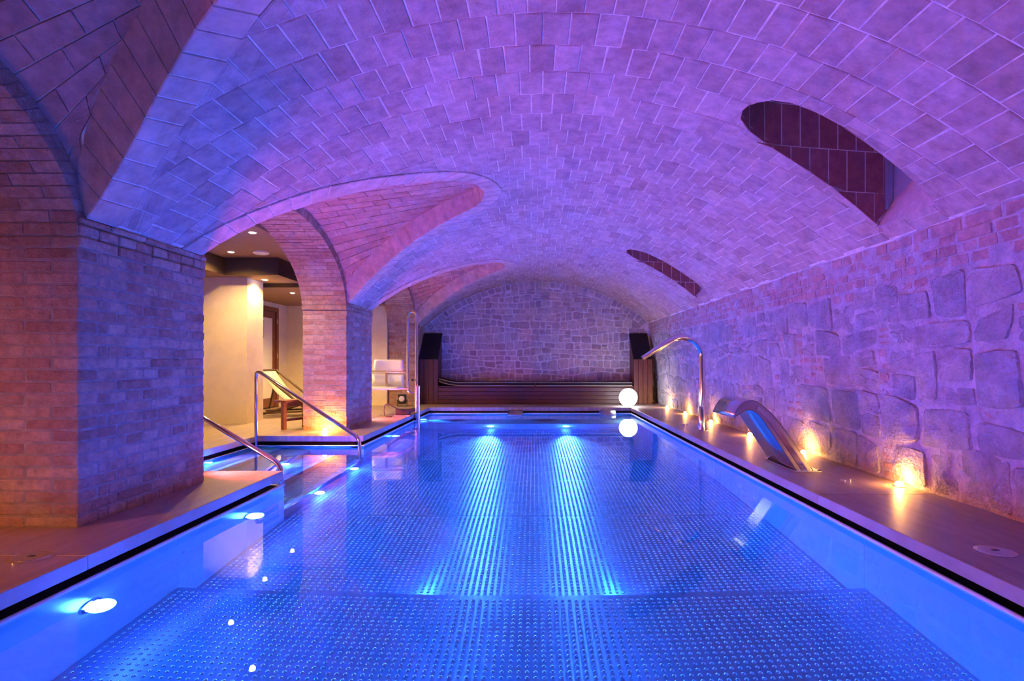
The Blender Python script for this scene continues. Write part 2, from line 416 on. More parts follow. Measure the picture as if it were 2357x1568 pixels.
# ------------------------------------------------------------------ lunettes: ring of bricks on the vault, shell behind it
def ext_curve(n, e=RING-.005):
    a, b = A_IN+e, B_IN+e; P = [(-a*math.cos(t), ZS+b*math.sin(t)) for t in np.linspace(0, math.pi, 181)]
    return resample(P, n)
LUN_LABEL = ['reddish brick lunette at the upper left, nearest of three', 'pink lit brick lunette over the stair arch, middle of three', 'small brick lunette over the hoist, farthest of three']
for bi, yc in enumerate(BAYS):
    bed = MB(); n = len(C_IN)-1; e = finish(bpy.data.objects.new('lunette', bpy.data.meshes.new('lunette')), ceiling); tag(e, LUN_LABEL[bi])
    for i in range(n):
        mb = MB(); g = .022
        def L2(C, t): a, b = C[i], C[i+1]; return (a[0]+(b[0]-a[0])*t, yc+a[1]+(b[1]-a[1])*t)
        q = [L2(C_IN, g), L2(C_IN, 1-g), L2(C_OUT, 1-g), L2(C_OUT, g)]
        pr = .010+random.uniform(0, .004)
        cs = sum(p[0] for p in q)/4; cy = sum(p[1] for p in q)/4
        ins = [(cs+(p[0]-cs)*.95, cy+(p[1]-cy)*.95) for p in q]
        v = [VP(s, y, -pr) for s, y in ins]+[VP(s, y, -pr+.006) for s, y in q]+[VP(s, y, .36) for s, y in q]
        mb.add(v, [(0, 1, 2, 3)]+[(a+b, a+(b+1) % 4, a+4+(b+1) % 4, a+4+b) for a in (0, 4) for b in range(4)])
        mb.build('voussoir', 'ring', e)
    # mortar behind the ring
    m1 = n+1
    # reveal joint surface set 12 mm behind the brick faces
    def inset(i):
        s, w_ = C_IN[i]; so, wo = C_OUT[i]; return (s+(so-s)*.022, yc+w_+(wo-w_)*.022)
    vv = [VP(C_OUT[i][0], yc+C_OUT[i][1], -.006) for i in range(m1)]+[VP(*inset(i), -.006) for i in range(m1)]+[VP(*inset(i), .33) for i in range(m1)]
    bed.add(vv, [(a+i, a+i+1, a+m1+i+1, a+m1+i) for a in (0, m1) for i in range(n)])
    # shell
    NT = 2*NV; E = ext_curve(NT); 
    def Ept(t): f_ = t*NT; i = min(int(f_), NT-1); a = f_-i; p = E[i]*(1-a)+E[i+1]*a; return Vector((XL-.02, yc+p[0], p[1]))
    def Cpt(t):
        f_ = t*NT; i = min(int(f_), NT-1); a = f_-i; s = C_IN[i][0]*(1-a)+C_IN[i+1][0]*a; w_ = C_IN[i][1]*(1-a)+C_IN[i+1][1]*a
        d = (.31 if bi == 0 else .21)-.06*max(0, 1-abs(t-.5)*6)
        return Vector(VP(s+.02, yc+w_*1.01, d))
    def SP(t, l, r=0.0):
        A, B = Ept(t), Cpt(t); Ln = (B-A).length; p = A+(B-A)*(l/max(Ln, 1e-5))
        t2 = min(max(t, .01), .99); T = (Ept(t2+.01)-Ept(t2-.01)); nrm = (B-A).cross(T)
        if nrm.length < 1e-9: nrm = Vector((0, 0, 1))
        nrm.normalize()
        if nrm.z < 0: nrm = -nrm
        return p+nrm*r
    K = 60
    for i in range(K):
        t0, t1 = i/K, (i+1)/K
        bed.add([SP(t0, 0, .007), SP(t1, 0, .007), SP(t1, (Cpt(t1)-Ept(t1)).length+.03, .007), SP(t0, (Cpt(t0)-Ept(t0)).length+.03, .007)], [(0, 1, 2, 3)])
    e.data = bed.mesh('lunette', 'vault_m')
    NC = 30; stuff = MB()
    for c in range(NC):
        t0, t1 = c/NC+.0012, (c+1)/NC-.0012; tm = (t0+t1)/2
        L0, L1 = (Cpt(t0)-Ept(t0)).length+.02, (Cpt(t1)-Ept(t1)).length+.02
        l = -.15 if c % 2 else random.uniform(-.02, 0)
        while l < max(L0, L1):
            a, b = max(l, 0)+.004, l+.30-.004; l += .30
            q = [(t0, min(a, L0)), (t0, min(b, L0)), (t1, min(b, L1)), (t1, min(a, L1))]
            if (q[1][1]-q[0][1])+(q[2][1]-q[3][1]) < .04: continue
            pr = random.uniform(0, .006)
            v = [SP(t, x, -pr) for t, x in q]+[SP(t, x, .03) for t, x in q]
            f = [(0, 1, 2, 3)]+[(k, 4+k, 4+(k+1) % 4, (k+1) % 4) for k in range(4)]
            if bi == 2: stuff.add(v, f)
            else: MB().add(v, f).build('brick', 'shell', e)
    if stuff.v: tag(stuff.build('brickwork', 'shell', e), kind='stuff')

# ------------------------------------------------------------------ brick pillars (English bond)
CH = 0.0675
def jbox_vf(dx, dy, dz, c=.006, jit=.003):
    v, f = box_vf(-dx/2, dx/2, -dy/2, dy/2, -dz/2, dz/2, c)
    co = {}
    out = []
    for x, y, z in v:
        k = (x > 0, y > 0, z > 0)
        if k not in co: co[k] = tuple(random.uniform(-jit, jit) for _ in range(3))
        d = co[k]; out.append((x+d[0], y+d[1], z+d[2]))
    return out, f
bprot = {}
def brick_mesh(dx, dy, dz, mat='brick', c=.006, jit=.003):
    k = (round(dx, 3), round(dy, 3), round(dz, 3), mat)
    if k not in bprot:
        bprot[k] = []
        for i in range(5):
            v, f = jbox_vf(dx, dy, dz, c, jit); bprot[k].append((v, f, mesh_of('brick', v, f, mat)))
    return random.choice(bprot[k])
PIL_LABEL = ['large brick pillar at the left edge, nearest the camera', 'brick pillar between the two arches with an uplight at its base', 'farthest brick pillar behind the chrome pool hoist']
for pi_, (ya, yb) in enumerate(PIERS):
    e = empty('brick_pillar', ((XL+XB)/2, (ya+yb)/2, 0), PIL_LABEL[pi_], 'pillar', 'brick pillars of the arcade')
    MB().box(XB+.009, XL-.009, ya+.009, yb-.009, 0, 1.72).build('mortar_core', 'brick_m', e)
    stuff = MB(); D = yb-ya
    def put(x0, x1, y0, y1, z0, z1, vis, g=.009):
        dx, dy, dz = x1-x0-g, y1-y0-g, z1-z0-g
        c = ((x0+x1)/2+random.uniform(-.002, .002), (y0+y1)/2, (z0+z1)/2)
        v, f, me = brick_mesh(dx, dy, dz)
        if vis and pi_ < 2:
            o = bpy.data.objects.new('brick', me); finish(o, e); o.location = c
        else: stuff.add([(p[0]+c[0], p[1]+c[1], p[2]+c[2]) for p in v], f)
    for ci in range(24):
        z0, z1 = ci*CH, (ci+1)*CH
        pr = 0.012 if ci == 23 else 0.0
        if ci % 2 == 0:
            for a in (0, .3):
                put(XB+a, XB+a+.3, ya, ya+.15, z0, z1, True); put(XB+a, XB+a+.3, yb-.15, yb, z0, z1, False)
            ys = [.15, .225]+[.225+.15*k for k in range(1, 6)]+[1.05]
            ys = [y*D/1.2 for y in ys]
            for y0, y1 in zip(ys[:-1], ys[1:]):
                put(XL-.3, XL+pr, ya+y0, ya+y1, z0, z1, True); put(XB, XB+.3, ya+y0, ya+y1, z0, z1, False)
        else:
            for k in range(4):
                y0, y1 = ya+k*D/4, ya+(k+1)*D/4
                put(XL-.15, XL+pr, y0, y1, z0, z1, True); put(XB, XB+.15, y0, y1, z0, z1, k == 0)
            put(XB+.15, XL-.15, ya, ya+.15, z0, z1, True); put(XB+.15, XL-.15, yb-.15, yb, z0, z1, False)
    # cornice under the vault
    for k in range(8):
        put(XL-.25, XL+.014, ya+k*D/8, ya+(k+1)*D/8, 1.62, 1.685, True)
    for k in range(4):
        put(XL-.25, XL+.020, ya+(k-.25 if k else 0)*D/4, ya+min(k+.75, 4)*D/4, 1.685, 1.725, True, .006)
    put(XL-.25, XL+.020, yb-.25*D/4, yb, 1.685, 1.725, True, .006)
    tag(stuff.build('brickwork', 'brick', e), kind='stuff')

# ------------------------------------------------------------------ arcade arches (soffit of thin bricks)
ARC_LABEL = ['brick arch soffit at the left edge springing from the nearest pillar', 'brick arch soffit over the pool steps', 'brick arch soffit over the pool hoist chair']
IN_C = resample([(-A_IN*math.cos(t), ZS+B_IN*math.sin(t)) for t in np.linspace(0, math.pi, 361)], 62)
EX_C = ext_curve(62, RING)
# solid wall above the arcade and left wall behind the camera
mb = MB()
for yc in BAYS:
    for i in range(62):
        p, q = EX_C[i], EX_C[i+1]
        mb.prism([(yc+p[0], p[1]-.004), (yc+q[0], q[1]-.004), (yc+q[0], 3.4), (yc+p[0], 3.4)], XB+.01, XL-.03, 'x')
for ya, yb in PIERS: mb.box(XB+.01, XL-.03, ya+.05, yb-.05, 1.70, 3.4)
mb.box(XB, XL, Y_BACK, BAYS[0]-A_IN-.0, -.3, 3.4)
wl = mb.build('wall_left', 'brick_m'); tag(wl, 'solid masonry above and behind the arcade', kind='structure')
for bi, yc in enumerate(BAYS):
    mb = MB(); m1 = 63
    vv = []
    for x in (XL-.008, XB+.008): vv += [(x, yc+p[0]*.999, p[1]) for p in (IN_C*.06+EX_C*.94)*0+IN_C*.93+EX_C*.07]+[(x, yc+p[0], p[1]) for p in EX_C]
    F = []
    for i in range(62):
        a, b, c, d = i, m1+i, 2*m1+i, 3*m1+i
        F += [(a, a+1, b+1, b), (c, d, d+1, c+1), (a, c, c+1, a+1), (b, b+1, d+1, d)]
    mb.add(vv, F); e = tag(mb.build('arch', 'brick_m', wl), ARC_LABEL[bi])
    stuff = MB()
    for i in range(62):
        xs = [0, .3, .6] if i % 2 else [0, .15, .45, .6]
        for x0, x1 in zip(xs[:-1], xs[1:]):
            def L2(C, t): return (yc+C[i][0]*(1-t)+C[i+1][0]*t, C[i][1]*(1-t)+C[i+1][1]*t)
            g = .06; q = [L2(IN_C, g), L2(IN_C, 1-g), L2(EX_C, 1-g), L2(EX_C, g)]
            xa, xb = XB+x0+.004, XB+x1-.004
            jz = random.uniform(-.003, .003)
            v = [(xa, p[0], p[1]+jz) for p in q]+[(xb, p[0], p[1]+jz) for p in q]
            f = [(0, 1, 5, 4), (1, 2, 6, 5), (2, 3, 7, 6), (3, 0, 4, 7), (0, 3, 2, 1), (4, 5, 6, 7)]
            if bi < 2 and i >= 30: MB().add(v, f).build('brick', 'brick', e)
            else: stuff.add(v, f)
    tag(stuff.build('brickwork', 'brick', e), kind='stuff')
mb = MB(); mb.box(-6.2, 3.1, Y_BACK-.1, Y_BACK, -1.5, 3.4)
tag(mb.build('wall_front', 'brick_m'), 'plain wall closing the room behind the camera', kind='structure')

# ------------------------------------------------------------------ stone walls
def chaikin(p):
    o = []
    for i in range(len(p)):
        a, b = p[i], p[(i+1) % len(p)]
        o += [(a[0]*.87+b[0]*.13, a[1]*.87+b[1]*.13), (a[0]*.13+b[0]*.87, a[1]*.13+b[1]*.87)]
    return o
def voronoi(seeds, region, gap, asp=1.0):
    """cells of the seeds inside a convex region, each pulled back by half the joint"""
    Sd = np.array(seeds); cells = []
    for i, (a, b) in enumerate(seeds):
        d = np.hypot(Sd[:, 0]-a, (Sd[:, 1]-b)*asp); nb = np.argsort(d)[1:26]; c = list(region)
        for k in nb:
            dx, dy = Sd[k, 0]-a, (Sd[k, 1]-b)*asp*asp; ln = math.hypot(dx, dy)
            if ln < 1e-6: continue
            g = gap*.5*random.uniform(.6, 1.4)
            mx, my = (a+Sd[k, 0])/2-dx/ln*g, (b+Sd[k, 1])/2-dy/ln*g
            c = clip(c, mx, my, -dx, -dy)
            if len(c) < 3: break
        if len(c) > 2 and abs(area(c)) > .0012: cells.append(c)
        else: cells.append(None)
    return cells
def stone_vf(c, MAP, proud, inset=.86, back=-.03, rnd=True, rough=.012):
    if rnd: c = chaikin(c)
    n = len(c); cx = sum(p[0] for p in c)/n; cy = sum(p[1] for p in c)/n
    v = [MAP(x, y, back) for x, y in c]
    v += [MAP(cx+(x-cx)*inset, cy+(y-cy)*inset, proud+random.uniform(-rough, rough)*.6) for x, y in c]
    v += [MAP(cx+(x-cx)*.45, cy+(y-cy)*.45, proud+random.uniform(-.3, 1)*rough) for x, y in c]
    v.append(MAP(cx, cy, proud+random.uniform(0, 1)*rough))
    f = [(k*n+i, k*n+(i+1) % n, (k+1)*n+(i+1) % n, (k+1)*n+i) for k in (0, 1) for i in range(n)]
    f += [(2*n+i, 2*n+(i+1) % n, 3*n) for i in range(n)]
    return v, f
def fix_normals(v, f, mat, name, smooth):
    mb = MB(); mb.v = list(v); mb.f = list(f); return mb.mesh(name, mat, smooth)
# right wall: rubble masonry
def XR(z): return 2.80-.13*z/1.83
rough_t = {}
def nz(a, b):
    return .5*math.sin(a*3.1+b*5.3)+.35*math.sin(a*9.7-b*7.1+1.3)+.25*math.sin(a*17.3+b*23.1+.4)
def MAPR(y, z, h): return (XR(z)-h-.014*nz(y, z), y, z)
mb = MB(); ys = np.arange(Y_BACK, Y_END+.3, .09); zs = np.linspace(-.02, 1.86, 22)
for y in ys:
    for z in zs: mb.v.append(MAPR(y, z, .006+.006*random.random()))
nz_ = len(zs)
for i in range(len(ys)-1):
    for k in range(nz_-1): mb.f.append((i*nz_+k, i*nz_+k+1, (i+1)*nz_+k+1, (i+1)*nz_+k))
wr = finish(bpy.data.objects.new('wall_right', mesh_of('wall_right', mb.v, mb.f, 'stone_m', True)))
tag(wr, 'rough rubble stone wall with brick fragments along the right deck', kind='structure')
MB().prism([(XR(0)+.05, -.3), (3.4, -.3), (3.4, 2.4), (XR(1.83)+.06, 2.0), (XR(1.83)+.04, 1.83)], Y_BACK, Y_END, 'y').build('wall_core', 'stone_m', wr)
# roughly coursed blocks with stacks of brick fragments between them
rng = random.Random(11); order = []
zr = [0.0]
while zr[-1] < 1.30: zr.append(zr[-1]+rng.choice((.15, .22, .28, .33)))
zr[-1] = 1.515
def zrow(r, y): return zr[r]+(0 if r in (0, len(zr)-1) else .035*math.sin(y*1.9+r*2.1)+.02*math.sin(y*5.3+r))
def block(y0, y1, r, f0, f1, red):
    g = rng.uniform(.007, .015); q = []
    for y, fr in ((y0+g, f0), (y1-g, f0), (y1-g, f1), (y0+g, f1)):
        a_, b_ = zrow(r, y), zrow(r+1, y); q.append([y, a_+(b_-a_)*fr+(g if fr == f0 else -g)])
    m_ = .012 if red else .03
    k = min(1, (y1-y0)/.25)
    q = [(y+rng.uniform(-m_, m_)*k, max(.004, z+rng.uniform(-m_, m_)*(f1-f0))) for y, z in q]
    if not red:                                # extra corners make the outline uneven
        p = []
        for i in range(4):
            a_, b_ = q[i], q[(i+1) % 4]; p.append(a_)
            t = rng.uniform(.35, .65); dx, dz = b_[0]-a_[0], b_[1]-a_[1]; bl_ = rng.uniform(-.01, .022)
            p.append((a_[0]+dx*t+dz*bl_/max(.05, math.hypot(dx, dz)), max(.004, a_[1]+dz*t-dx*bl_/max(.05, math.hypot(dx, dz)))))
        q = p
    order.append((proj_area([MAPR(y, z, 0) for y, z in q]), q, not red))
for r in range(len(zr)-1):
    y = .5+rng.uniform(0, .3)
    while y < Y_END:
        h = zr[r+1]-zr[r]; u = rng.random()
        if u < .17:
            wd = rng.uniform(.12, .2); n_ = max(2, int(h/.07))
            for q_ in range(n_): block(y, y+wd, r, q_/n_, (q_+1)/n_, True)
        elif u < .36:
            wd = rng.uniform(.2, .34); f_ = rng.uniform(.35, .65); block(y, y+wd, r, 0, f_, False); block(y, y+wd, r, f_, 1, False)
        elif u < .52:
            wd = rng.uniform(.28, .44); f_ = .72; block(y, y+wd, r, 0, f_, False); block(y, y+wd*.5, r, f_, 1, True); block(y+wd*.5, y+wd, r, f_, 1, True)
        else:
            wd = rng.uniform(.24, .58); block(y, y+wd, r, 0, 1, False)
        y += wd
order.sort(key=lambda t: -t[0]); stuff = MB()
nst = 0
for i, (pa, c, b_) in enumerate(order):
    sm = not b_
    v, f = stone_vf(c, MAPR, random.uniform(.008, .028) if b_ else random.uniform(.004, .014), inset=.90 if b_ else .88, rough=.014 if b_ else .006)
    if i < 300:
        finish(bpy.data.objects.new('stone' if b_ else 'brick_fragment', fix_normals(v, f, 'stone' if b_ else 'rubble', 'stone', True)), wr)
    else: stuff.add(v, f)
if stuff.v: tag(stuff.build('stonework', 'stone', wr, True), kind='stuff')
rows = [(1.53, 1.595), (1.60, 1.665), (1.67, 1.735), (1.74, 1.815)]
bl = []
for ri, (z0, z1) in enumerate(rows):
    y = .5+.07*(ri % 2)
    while y < Y_END:
        wd = random.choice((.145, .145, .15, .29)); bl.append((y, y+wd, z0, z1)); y += wd+.012
bl.sort(key=lambda t: -proj_area([MAPR(t[0], t[2], 0), MAPR(t[1], t[2], 0), MAPR(t[1], t[3], 0), MAPR(t[0], t[3], 0)]))
stuff = MB()
for i, (y0, y1, z0, z1) in enumerate(bl):
    c = [(y0, z0+random.uniform(-.004, .004)), (y1, z0+random.uniform(-.004, .004)), (y1, z1+random.uniform(-.004, .004)), (y0, z1+random.uniform(-.004, .004))]
    v, f = stone_vf(c, MAPR, random.uniform(.006, .02), inset=.9, rnd=False, rough=.004)
    if i < 230: finish(bpy.data.objects.new('brick', fix_normals(v, f, 'rubble', 'brick', False)), wr)
    else: stuff.add(v, f)
tag(stuff.build('brickwork', 'rubble', wr), kind='stuff')
# end wall: irregular fieldstones under the vault arch
def MAPE(x, z, h): return (x, Y_END-h, z)
arcp = [VP(s, 0)[::2] for s in np.linspace(S1, S0, 40)]
reg = [(XL-.02, .0), (2.70, .0)]+[(x, z-.01) for x, z in arcp]
mb = MB(); mb.add([MAPE(x, z, .0) for x, z in [(-3.2, -.1), (2.9, -.1)]+[(2.9, 1.9)]+[(x, z+.05) for x, z in arcp]+[(-3.2, 1.8)]], [tuple(range(len(arcp)+4))])
wb = mb.build('wall_back', 'field_m'); tag(wb, 'end wall of irregular fieldstones under the vault', kind='structure')
def in_region(q, region):
    for i in range(len(region)):
        p0, p1 = region[i], region[(i+1) % len(region)]
        q = clip(q, p0[0], p0[1], -(p1[1]-p0[1]), p1[0]-p0[0])
        if len(q) < 3: return None
    return q if abs(area(q)) > .0025 else None
rng = random.Random(5); cells = []
sa = S0+.03
while sa < S1-.05:                              # a row of upright stones follows the arch
    sb = min(sa+rng.uniform(.10, .19), S1-.02); d_ = rng.uniform(.12, .17)
    cells.append([VP(sa+.008, 0, -d_)[::2], VP(sb-.008, 0, -d_)[::2], VP(sb-.008, 0, -.012)[::2], VP(sa+.008, 0, -.012)[::2]]); sa = sb
inner_reg = hull([(XL, .0), (2.68, .0)]+[VP(s_, 0, -.165)[::2] for s_ in np.linspace(S1, S0, 40)])
zr2 = [.02]
while zr2[-1] < 2.62: zr2.append(zr2[-1]+rng.uniform(.11, .19))
def zr_at(r, x): return zr2[r]+.030*math.sin(x*2.3+r*.9)+.022*math.sin(x*5.1+r*1.7)
for r in range(len(zr2)-1):
    x = -2.6+rng.uniform(0, .12)
    while x < 2.7:
        wd = rng.uniform(.11, .27); g = .008; k_ = lambda: rng.uniform(-.022, .022)
        parts_ = [(0, 1)] if rng.random() > .14 else [(0, .5), (.5, 1)]
        for f0, f1 in parts_:
            q = []
            for xx, fr in ((x+g, f0), (x+wd-g, f0), (x+wd-g, f1), (x+g, f1)):
                za, zb_ = zr_at(r, xx), zr_at(r+1, xx); q.append((xx+k_()*.6, za+(zb_-za)*fr+(g if fr == f0 else -g)+k_()*.35))
            q = in_region(hull(q), inner_reg)
            if q: cells.append(q)
        x += wd
info = sorted([(proj_area([MAPE(x, z, 0) for x, z in c])*(0 if max(z for x, z in c) < .5 else 1), c) for c in cells], key=lambda t: -t[0])
stuff = MB()
for i, (pa, c) in enumerate(info):
    v, f = stone_vf(c, MAPE, random.uniform(.01, .022), inset=.91, rnd=True, rough=.006)
    if i < 300: finish(bpy.data.objects.new('stone', fix_normals(v, f, 'field', 'stone', False)), wb)
    else: stuff.add(v, f)
tag(stuff.build('stonework', 'field', wb), kind='stuff')

# ------------------------------------------------------------------ window shafts on the right of the vault
for wi, dy in enumerate(WIN_DY):
    wn = empty('window_%d' % (wi+1), (2.4, 3.8+dy, 2.0), ['nearer dark skylight shaft cut in the right of the vault', 'farther dark skylight shaft cut in the right of the vault'][wi], None, None, 'structure')
    O = [VP(s, y+dy) for s, y in WIN]; n = len(O); top = 3.65
    mb = MB()
    for i in range(n):
        if i == 12: continue                     # the outer side is the sill and the pane
        a, b = O[i], O[(i+1) % n]
        mb.add([a, b, (b[0], b[1], top), (a[0], a[1], top)], [(0, 1, 2, 3)])
    x0 = O[12][0]; yn, yf = O[12][1], O[13][1]
    zb = O[12][2]
    mb.add([(x0, yn, zb), (2.66, yn, zb+.2), (2.66, yn, top), (x0, yn, top)], [(0, 1, 2, 3)])
    mb.add([(x0, yf+.004, zb-.05), (2.66, yf+.004, zb), (2.66, yf+.004, top), (x0, yf+.004, top)], [(0, 1, 2, 3)])
    mb.add([(x, y, top) for x, y, z in O]+[], [tuple(range(n))]); mb.add([(x0-.05, yn, top), (2.9, yn, top), (2.9, yf, top), (x0-.05, yf, top)], [(0, 1, 2, 3)])
    mb.build('shaft_lining', 'niche_bed', wn)
    sl = MB(); K = 8
    for k in range(K+1):
        t = k/K; y = yn-.02+(yf+.02-yn)*t; zt = zb+.42-.26*t
        for q in range(5): g_ = q/4; sl.v.append((x0-.005+(2.63-x0)*g_, y, zb-.004+(zt-zb)*g_**.8))
    for k in range(K):
        for q in range(4): sl.f.append((k*5+q, k*5+q+1, k*5+q+6, k*5+q+5))
    sl.build('sill', 'plaster', wn, True)
    MB().box(2.585, 2.62, yf-.04, yf-.005, zb+.12, top).build('window_frame', 'grey', wn)
    MB().box(2.625, 2.65, yn-.02, yf+.0, zb+.1, top).build('pane', 'grey', wn)
    # vertical tiles on the far face: run along the outline from the tip to the sill
    far = [O[k] for k in (0, 19, 18, 17, 16, 15, 14, 13)]+[(2.62, yf, zb)]
    P = resample([(p[0], p[1]) for p in far], 200); d = np.r_[0, np.cumsum(np.linalg.norm(np.diff(P, axis=0), axis=1))]
    def at(u): return (float(np.interp(u, d, P[:, 0])), float(np.interp(u, d, P[:, 1])))
    def zlow(x): 
        if x > x0: return zb+.16*(x-x0)/.09+.005
        return VZ+math.sqrt(max(VR**2-(x-VX)**2, 0))-.004
    for r in range(6):
        z0 = 1.86+r*.30; u = (-.075 if r % 2 else 0)
        while u < d[-1]-.02:
            u0, u1 = max(u, 0)+.005, min(u+.15, d[-1])-.005; u += .15
            if u1-u0 < .02: continue
            (xa, ya), (xb, yb) = at(u0), at(u1)
            za, zc = max(z0+.004, zlow(xa)), max(z0+.004, zlow(xb)); zt = z0+.296
            if zt-min(za, zc) < .02 or z0 > 3.4: continue
            za, zc = min(za, zt-.002), min(zc, zt-.002)
            t = Vector((xb-xa, yb-ya, 0)).normalized(); nr = Vector((t.y, -t.x, 0))
            if nr.y > 0: nr = -nr
            q = [(xa, ya, za), (xb, yb, zc), (xb, yb, zt), (xa, ya, zt)]
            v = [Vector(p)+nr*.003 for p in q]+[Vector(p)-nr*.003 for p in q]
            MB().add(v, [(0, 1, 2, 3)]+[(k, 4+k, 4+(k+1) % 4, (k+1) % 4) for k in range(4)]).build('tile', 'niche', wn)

# ------------------------------------------------------------------ floor: stone deck in slabs
fl = MB()
for x0, x1, y0, y1 in ((-6.2, PXL-.16, Y_BACK, ALY0-.16), (-6.2, ALX-.16, ALY0-.16, ALY1+.16), (-6.2, PXL-.16, ALY1+.16, PYF+.16), (-6.2, 3.1, PYF+.16, Y_END+.1), (PXR+.16, 3.1, Y_BACK, PYF+.16)):
    fl.box(x0, x1, y0, y1, -.35, -.071)
floor = fl.build('floor', 'sub'); tag(floor, 'smooth brownish stone deck around the pool', kind='structure')
def slabs(x0, x1, y0, y1, nx, ny, g=.003):
    for i in range(nx):
        for j in range(ny):
            a, b = x0+(x1-x0)*i/nx, x0+(x1-x0)*(i+1)/nx; c, d = y0+(y1-y0)*j/ny, y0+(y1-y0)*(j+1)/ny
            MB().box(a+g/2, b-g/2, c+g/2, d-g/2, -.07, 0, .003).build('slab', 'deck', floor)
slabs(PXR, 3.0, -3.59, PYF, 1, 6)
slabs(-6.2, 3.0, PYF, Y_END+.05, 4, 1)
slabs(PXL-1.05, PXL, -3.59, ALY0, 1, 4); slabs(PXL-1.05, PXL, ALY1, PYF, 1, 2)
slabs(-6.2, PXL-1.05, -3.59, ALY0, 2, 4); slabs(-6.2, PXL-1.05, ALY1, PYF, 2, 2)
slabs(-6.2, ALX, ALY0, ALY1, 2, 1)

# ------------------------------------------------------------------ pool
pool = empty('swimming_pool', (0, 5, ZF2), 'long stainless steel swimming pool with dimpled floor', 'pool')
YB = -1.3; T = .035; ZR = ZW+.004
def wall_seg(x0, x1, y0, y1, z0=ZF2, name='pool_wall'):
    MB().box(min(x0, x1), max(x0, x1), min(y0, y1), max(y0, y1), z0, ZR, .004).build(name, 'steelw', pool)
seams = [YB, 1.1, YSTEP, 4.95, 6.15, 7.35, 8.55, 10.0, 11.40]
for a, b in zip(seams[:-1], seams[1:]): wall_seg(1.962, 1.962+T, a+.001, b-.001)
for a, b in ((YB, 1.1), (1.1, YSTEP), (YSTEP, ALY0), (ALY1, 8.55), (8.55, 10.0), (10.0, 11.40)): wall_seg(-2.106-T, -2.106, a+.001, b-.001)
wall_seg(-2.106-T, 1.962+T, 11.40, 11.40+T); wall_seg(-2.106-T, 1.962+T, YB-T, YB)
wall_seg(ALX-T, ALX, ALY0-T, ALY1+T); wall_seg(ALX, -2.106-T, ALY0-T, ALY0); wall_seg(ALX, -2.106-T, ALY1, ALY1+T)
# overflow lip; its white stands in for bright light on the steel rim
for x0, x1, y0, y1 in ((1.956, 1.975, YB, 11.40), (-2.119, -2.100, YB, ALY0), (-2.119, -2.100, ALY1, 11.40), (-2.119, 1.975, 11.394, 11.413)):
    MB().box(x0, x1, y0, y1, ZW-.012, ZW+.013, .005).build('overflow_lip', 'plastic', pool)
# dark overflow channel behind the rim
mb = MB()
for x0, x1, y0, y1 in ((PXR+.03, PXR+.15, YB, 11.5), (PXL-.15, PXL-.03, YB, ALY0), (PXL-.15, PXL-.03, ALY1, 11.5)):
    mb.box(x0, x1, y0, y1, -.30, -.20)
mb.build('overflow_channel', 'gutter', pool)
# floor panels
for a, b in zip(seams[:-2], seams[1:-1]):
    z = ZF1 if b <= YSTEP+.01 else ZF2
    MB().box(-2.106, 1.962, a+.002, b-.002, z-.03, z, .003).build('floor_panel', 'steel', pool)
MB().box(-2.106, 1.962, YSTEP-.02, YSTEP, ZF2-.02, ZF1-.004).build('floor_step', 'steel', pool)
ZB = -.57; YBN = 10.0
MB().box(-2.106, 1.962, YBN, 11.40, ZF2-.02, ZB, .006).build('underwater_bench', 'steelw', pool)
# stairs in the alcove
TR = [-.26, -.47, -.69, -.93]; tw = (-2.113-ALX)/4
for k, z in enumerate(TR):
    x0 = ALX+k*tw
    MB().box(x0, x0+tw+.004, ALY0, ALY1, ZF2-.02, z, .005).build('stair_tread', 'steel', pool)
    MB().box(x0+tw-.05, x0+tw+.012, ALY0+.01, ALY1-.01, z-.01, z+.006, .004).build('stair_nosing', 'steelw', pool)
# dimples: countless, one mesh per area
def dimples(x0, x1, y0, y1, z, pitch=.04, r=.0115, h=.0068, seg=6):
    xs = np.arange(x0, x1, pitch); ys = np.arange(y0, y1, pitch); X, Y = np.meshgrid(xs, ys); X = X.ravel(); Y = Y.ravel(); n = len(X)
    a = np.arange(seg)*2*math.pi/seg
    base = np.concatenate([np.stack([r*np.cos(a), r*np.sin(a), 0*a], 1), np.stack([.62*r*np.cos(a), .62*r*np.sin(a), 0*a+.75*h], 1), [[0, 0, h]]])
    V = base[None]+np.stack([X, Y, np.full(n, z)], 1)[:, None]; V = V.reshape(-1, 3)
    f4 = np.array([(i, (i+1) % seg, seg+(i+1) % seg, seg+i) for i in range(seg)]); f3 = np.array([(seg+i, seg+(i+1) % seg, 2*seg) for i in range(seg)])
    k = 2*seg+1; o = (np.arange(n)*k)[:, None, None]
    loops = np.concatenate([(f4[None]+o).reshape(n, -1), (f3[None]+o).reshape(n, -1)], 1).ravel()
    tot = np.tile(np.r_[np.full(seg, 4), np.full(seg, 3)], n); start = np.r_[0, np.cumsum(tot)[:-1]]
    me = bpy.data.meshes.new('floor_dimples'); me.vertices.add(len(V)); me.vertices.foreach_set('co', V.ravel())
    me.loops.add(len(loops)); me.loops.foreach_set('vertex_index', loops.astype(np.int32))
    me.polygons.add(len(tot)); me.polygons.foreach_set('loop_start', start.astype(np.int32)); me.polygons.foreach_set('use_smooth', np.ones(len(tot), bool))
    me.update(calc_edges=True); me.validate(); me.materials.append(M['dimple']); return me
for a, b in zip(seams[:-2], seams[1:-1]):
    if b < 1.2: continue
    z = ZF1 if b <= YSTEP+.01 else ZF2
    tag(finish(bpy.data.objects.new('floor_dimples', dimples(-2.07, 1.94, a+.03, b-.02, z)), pool), kind='stuff')
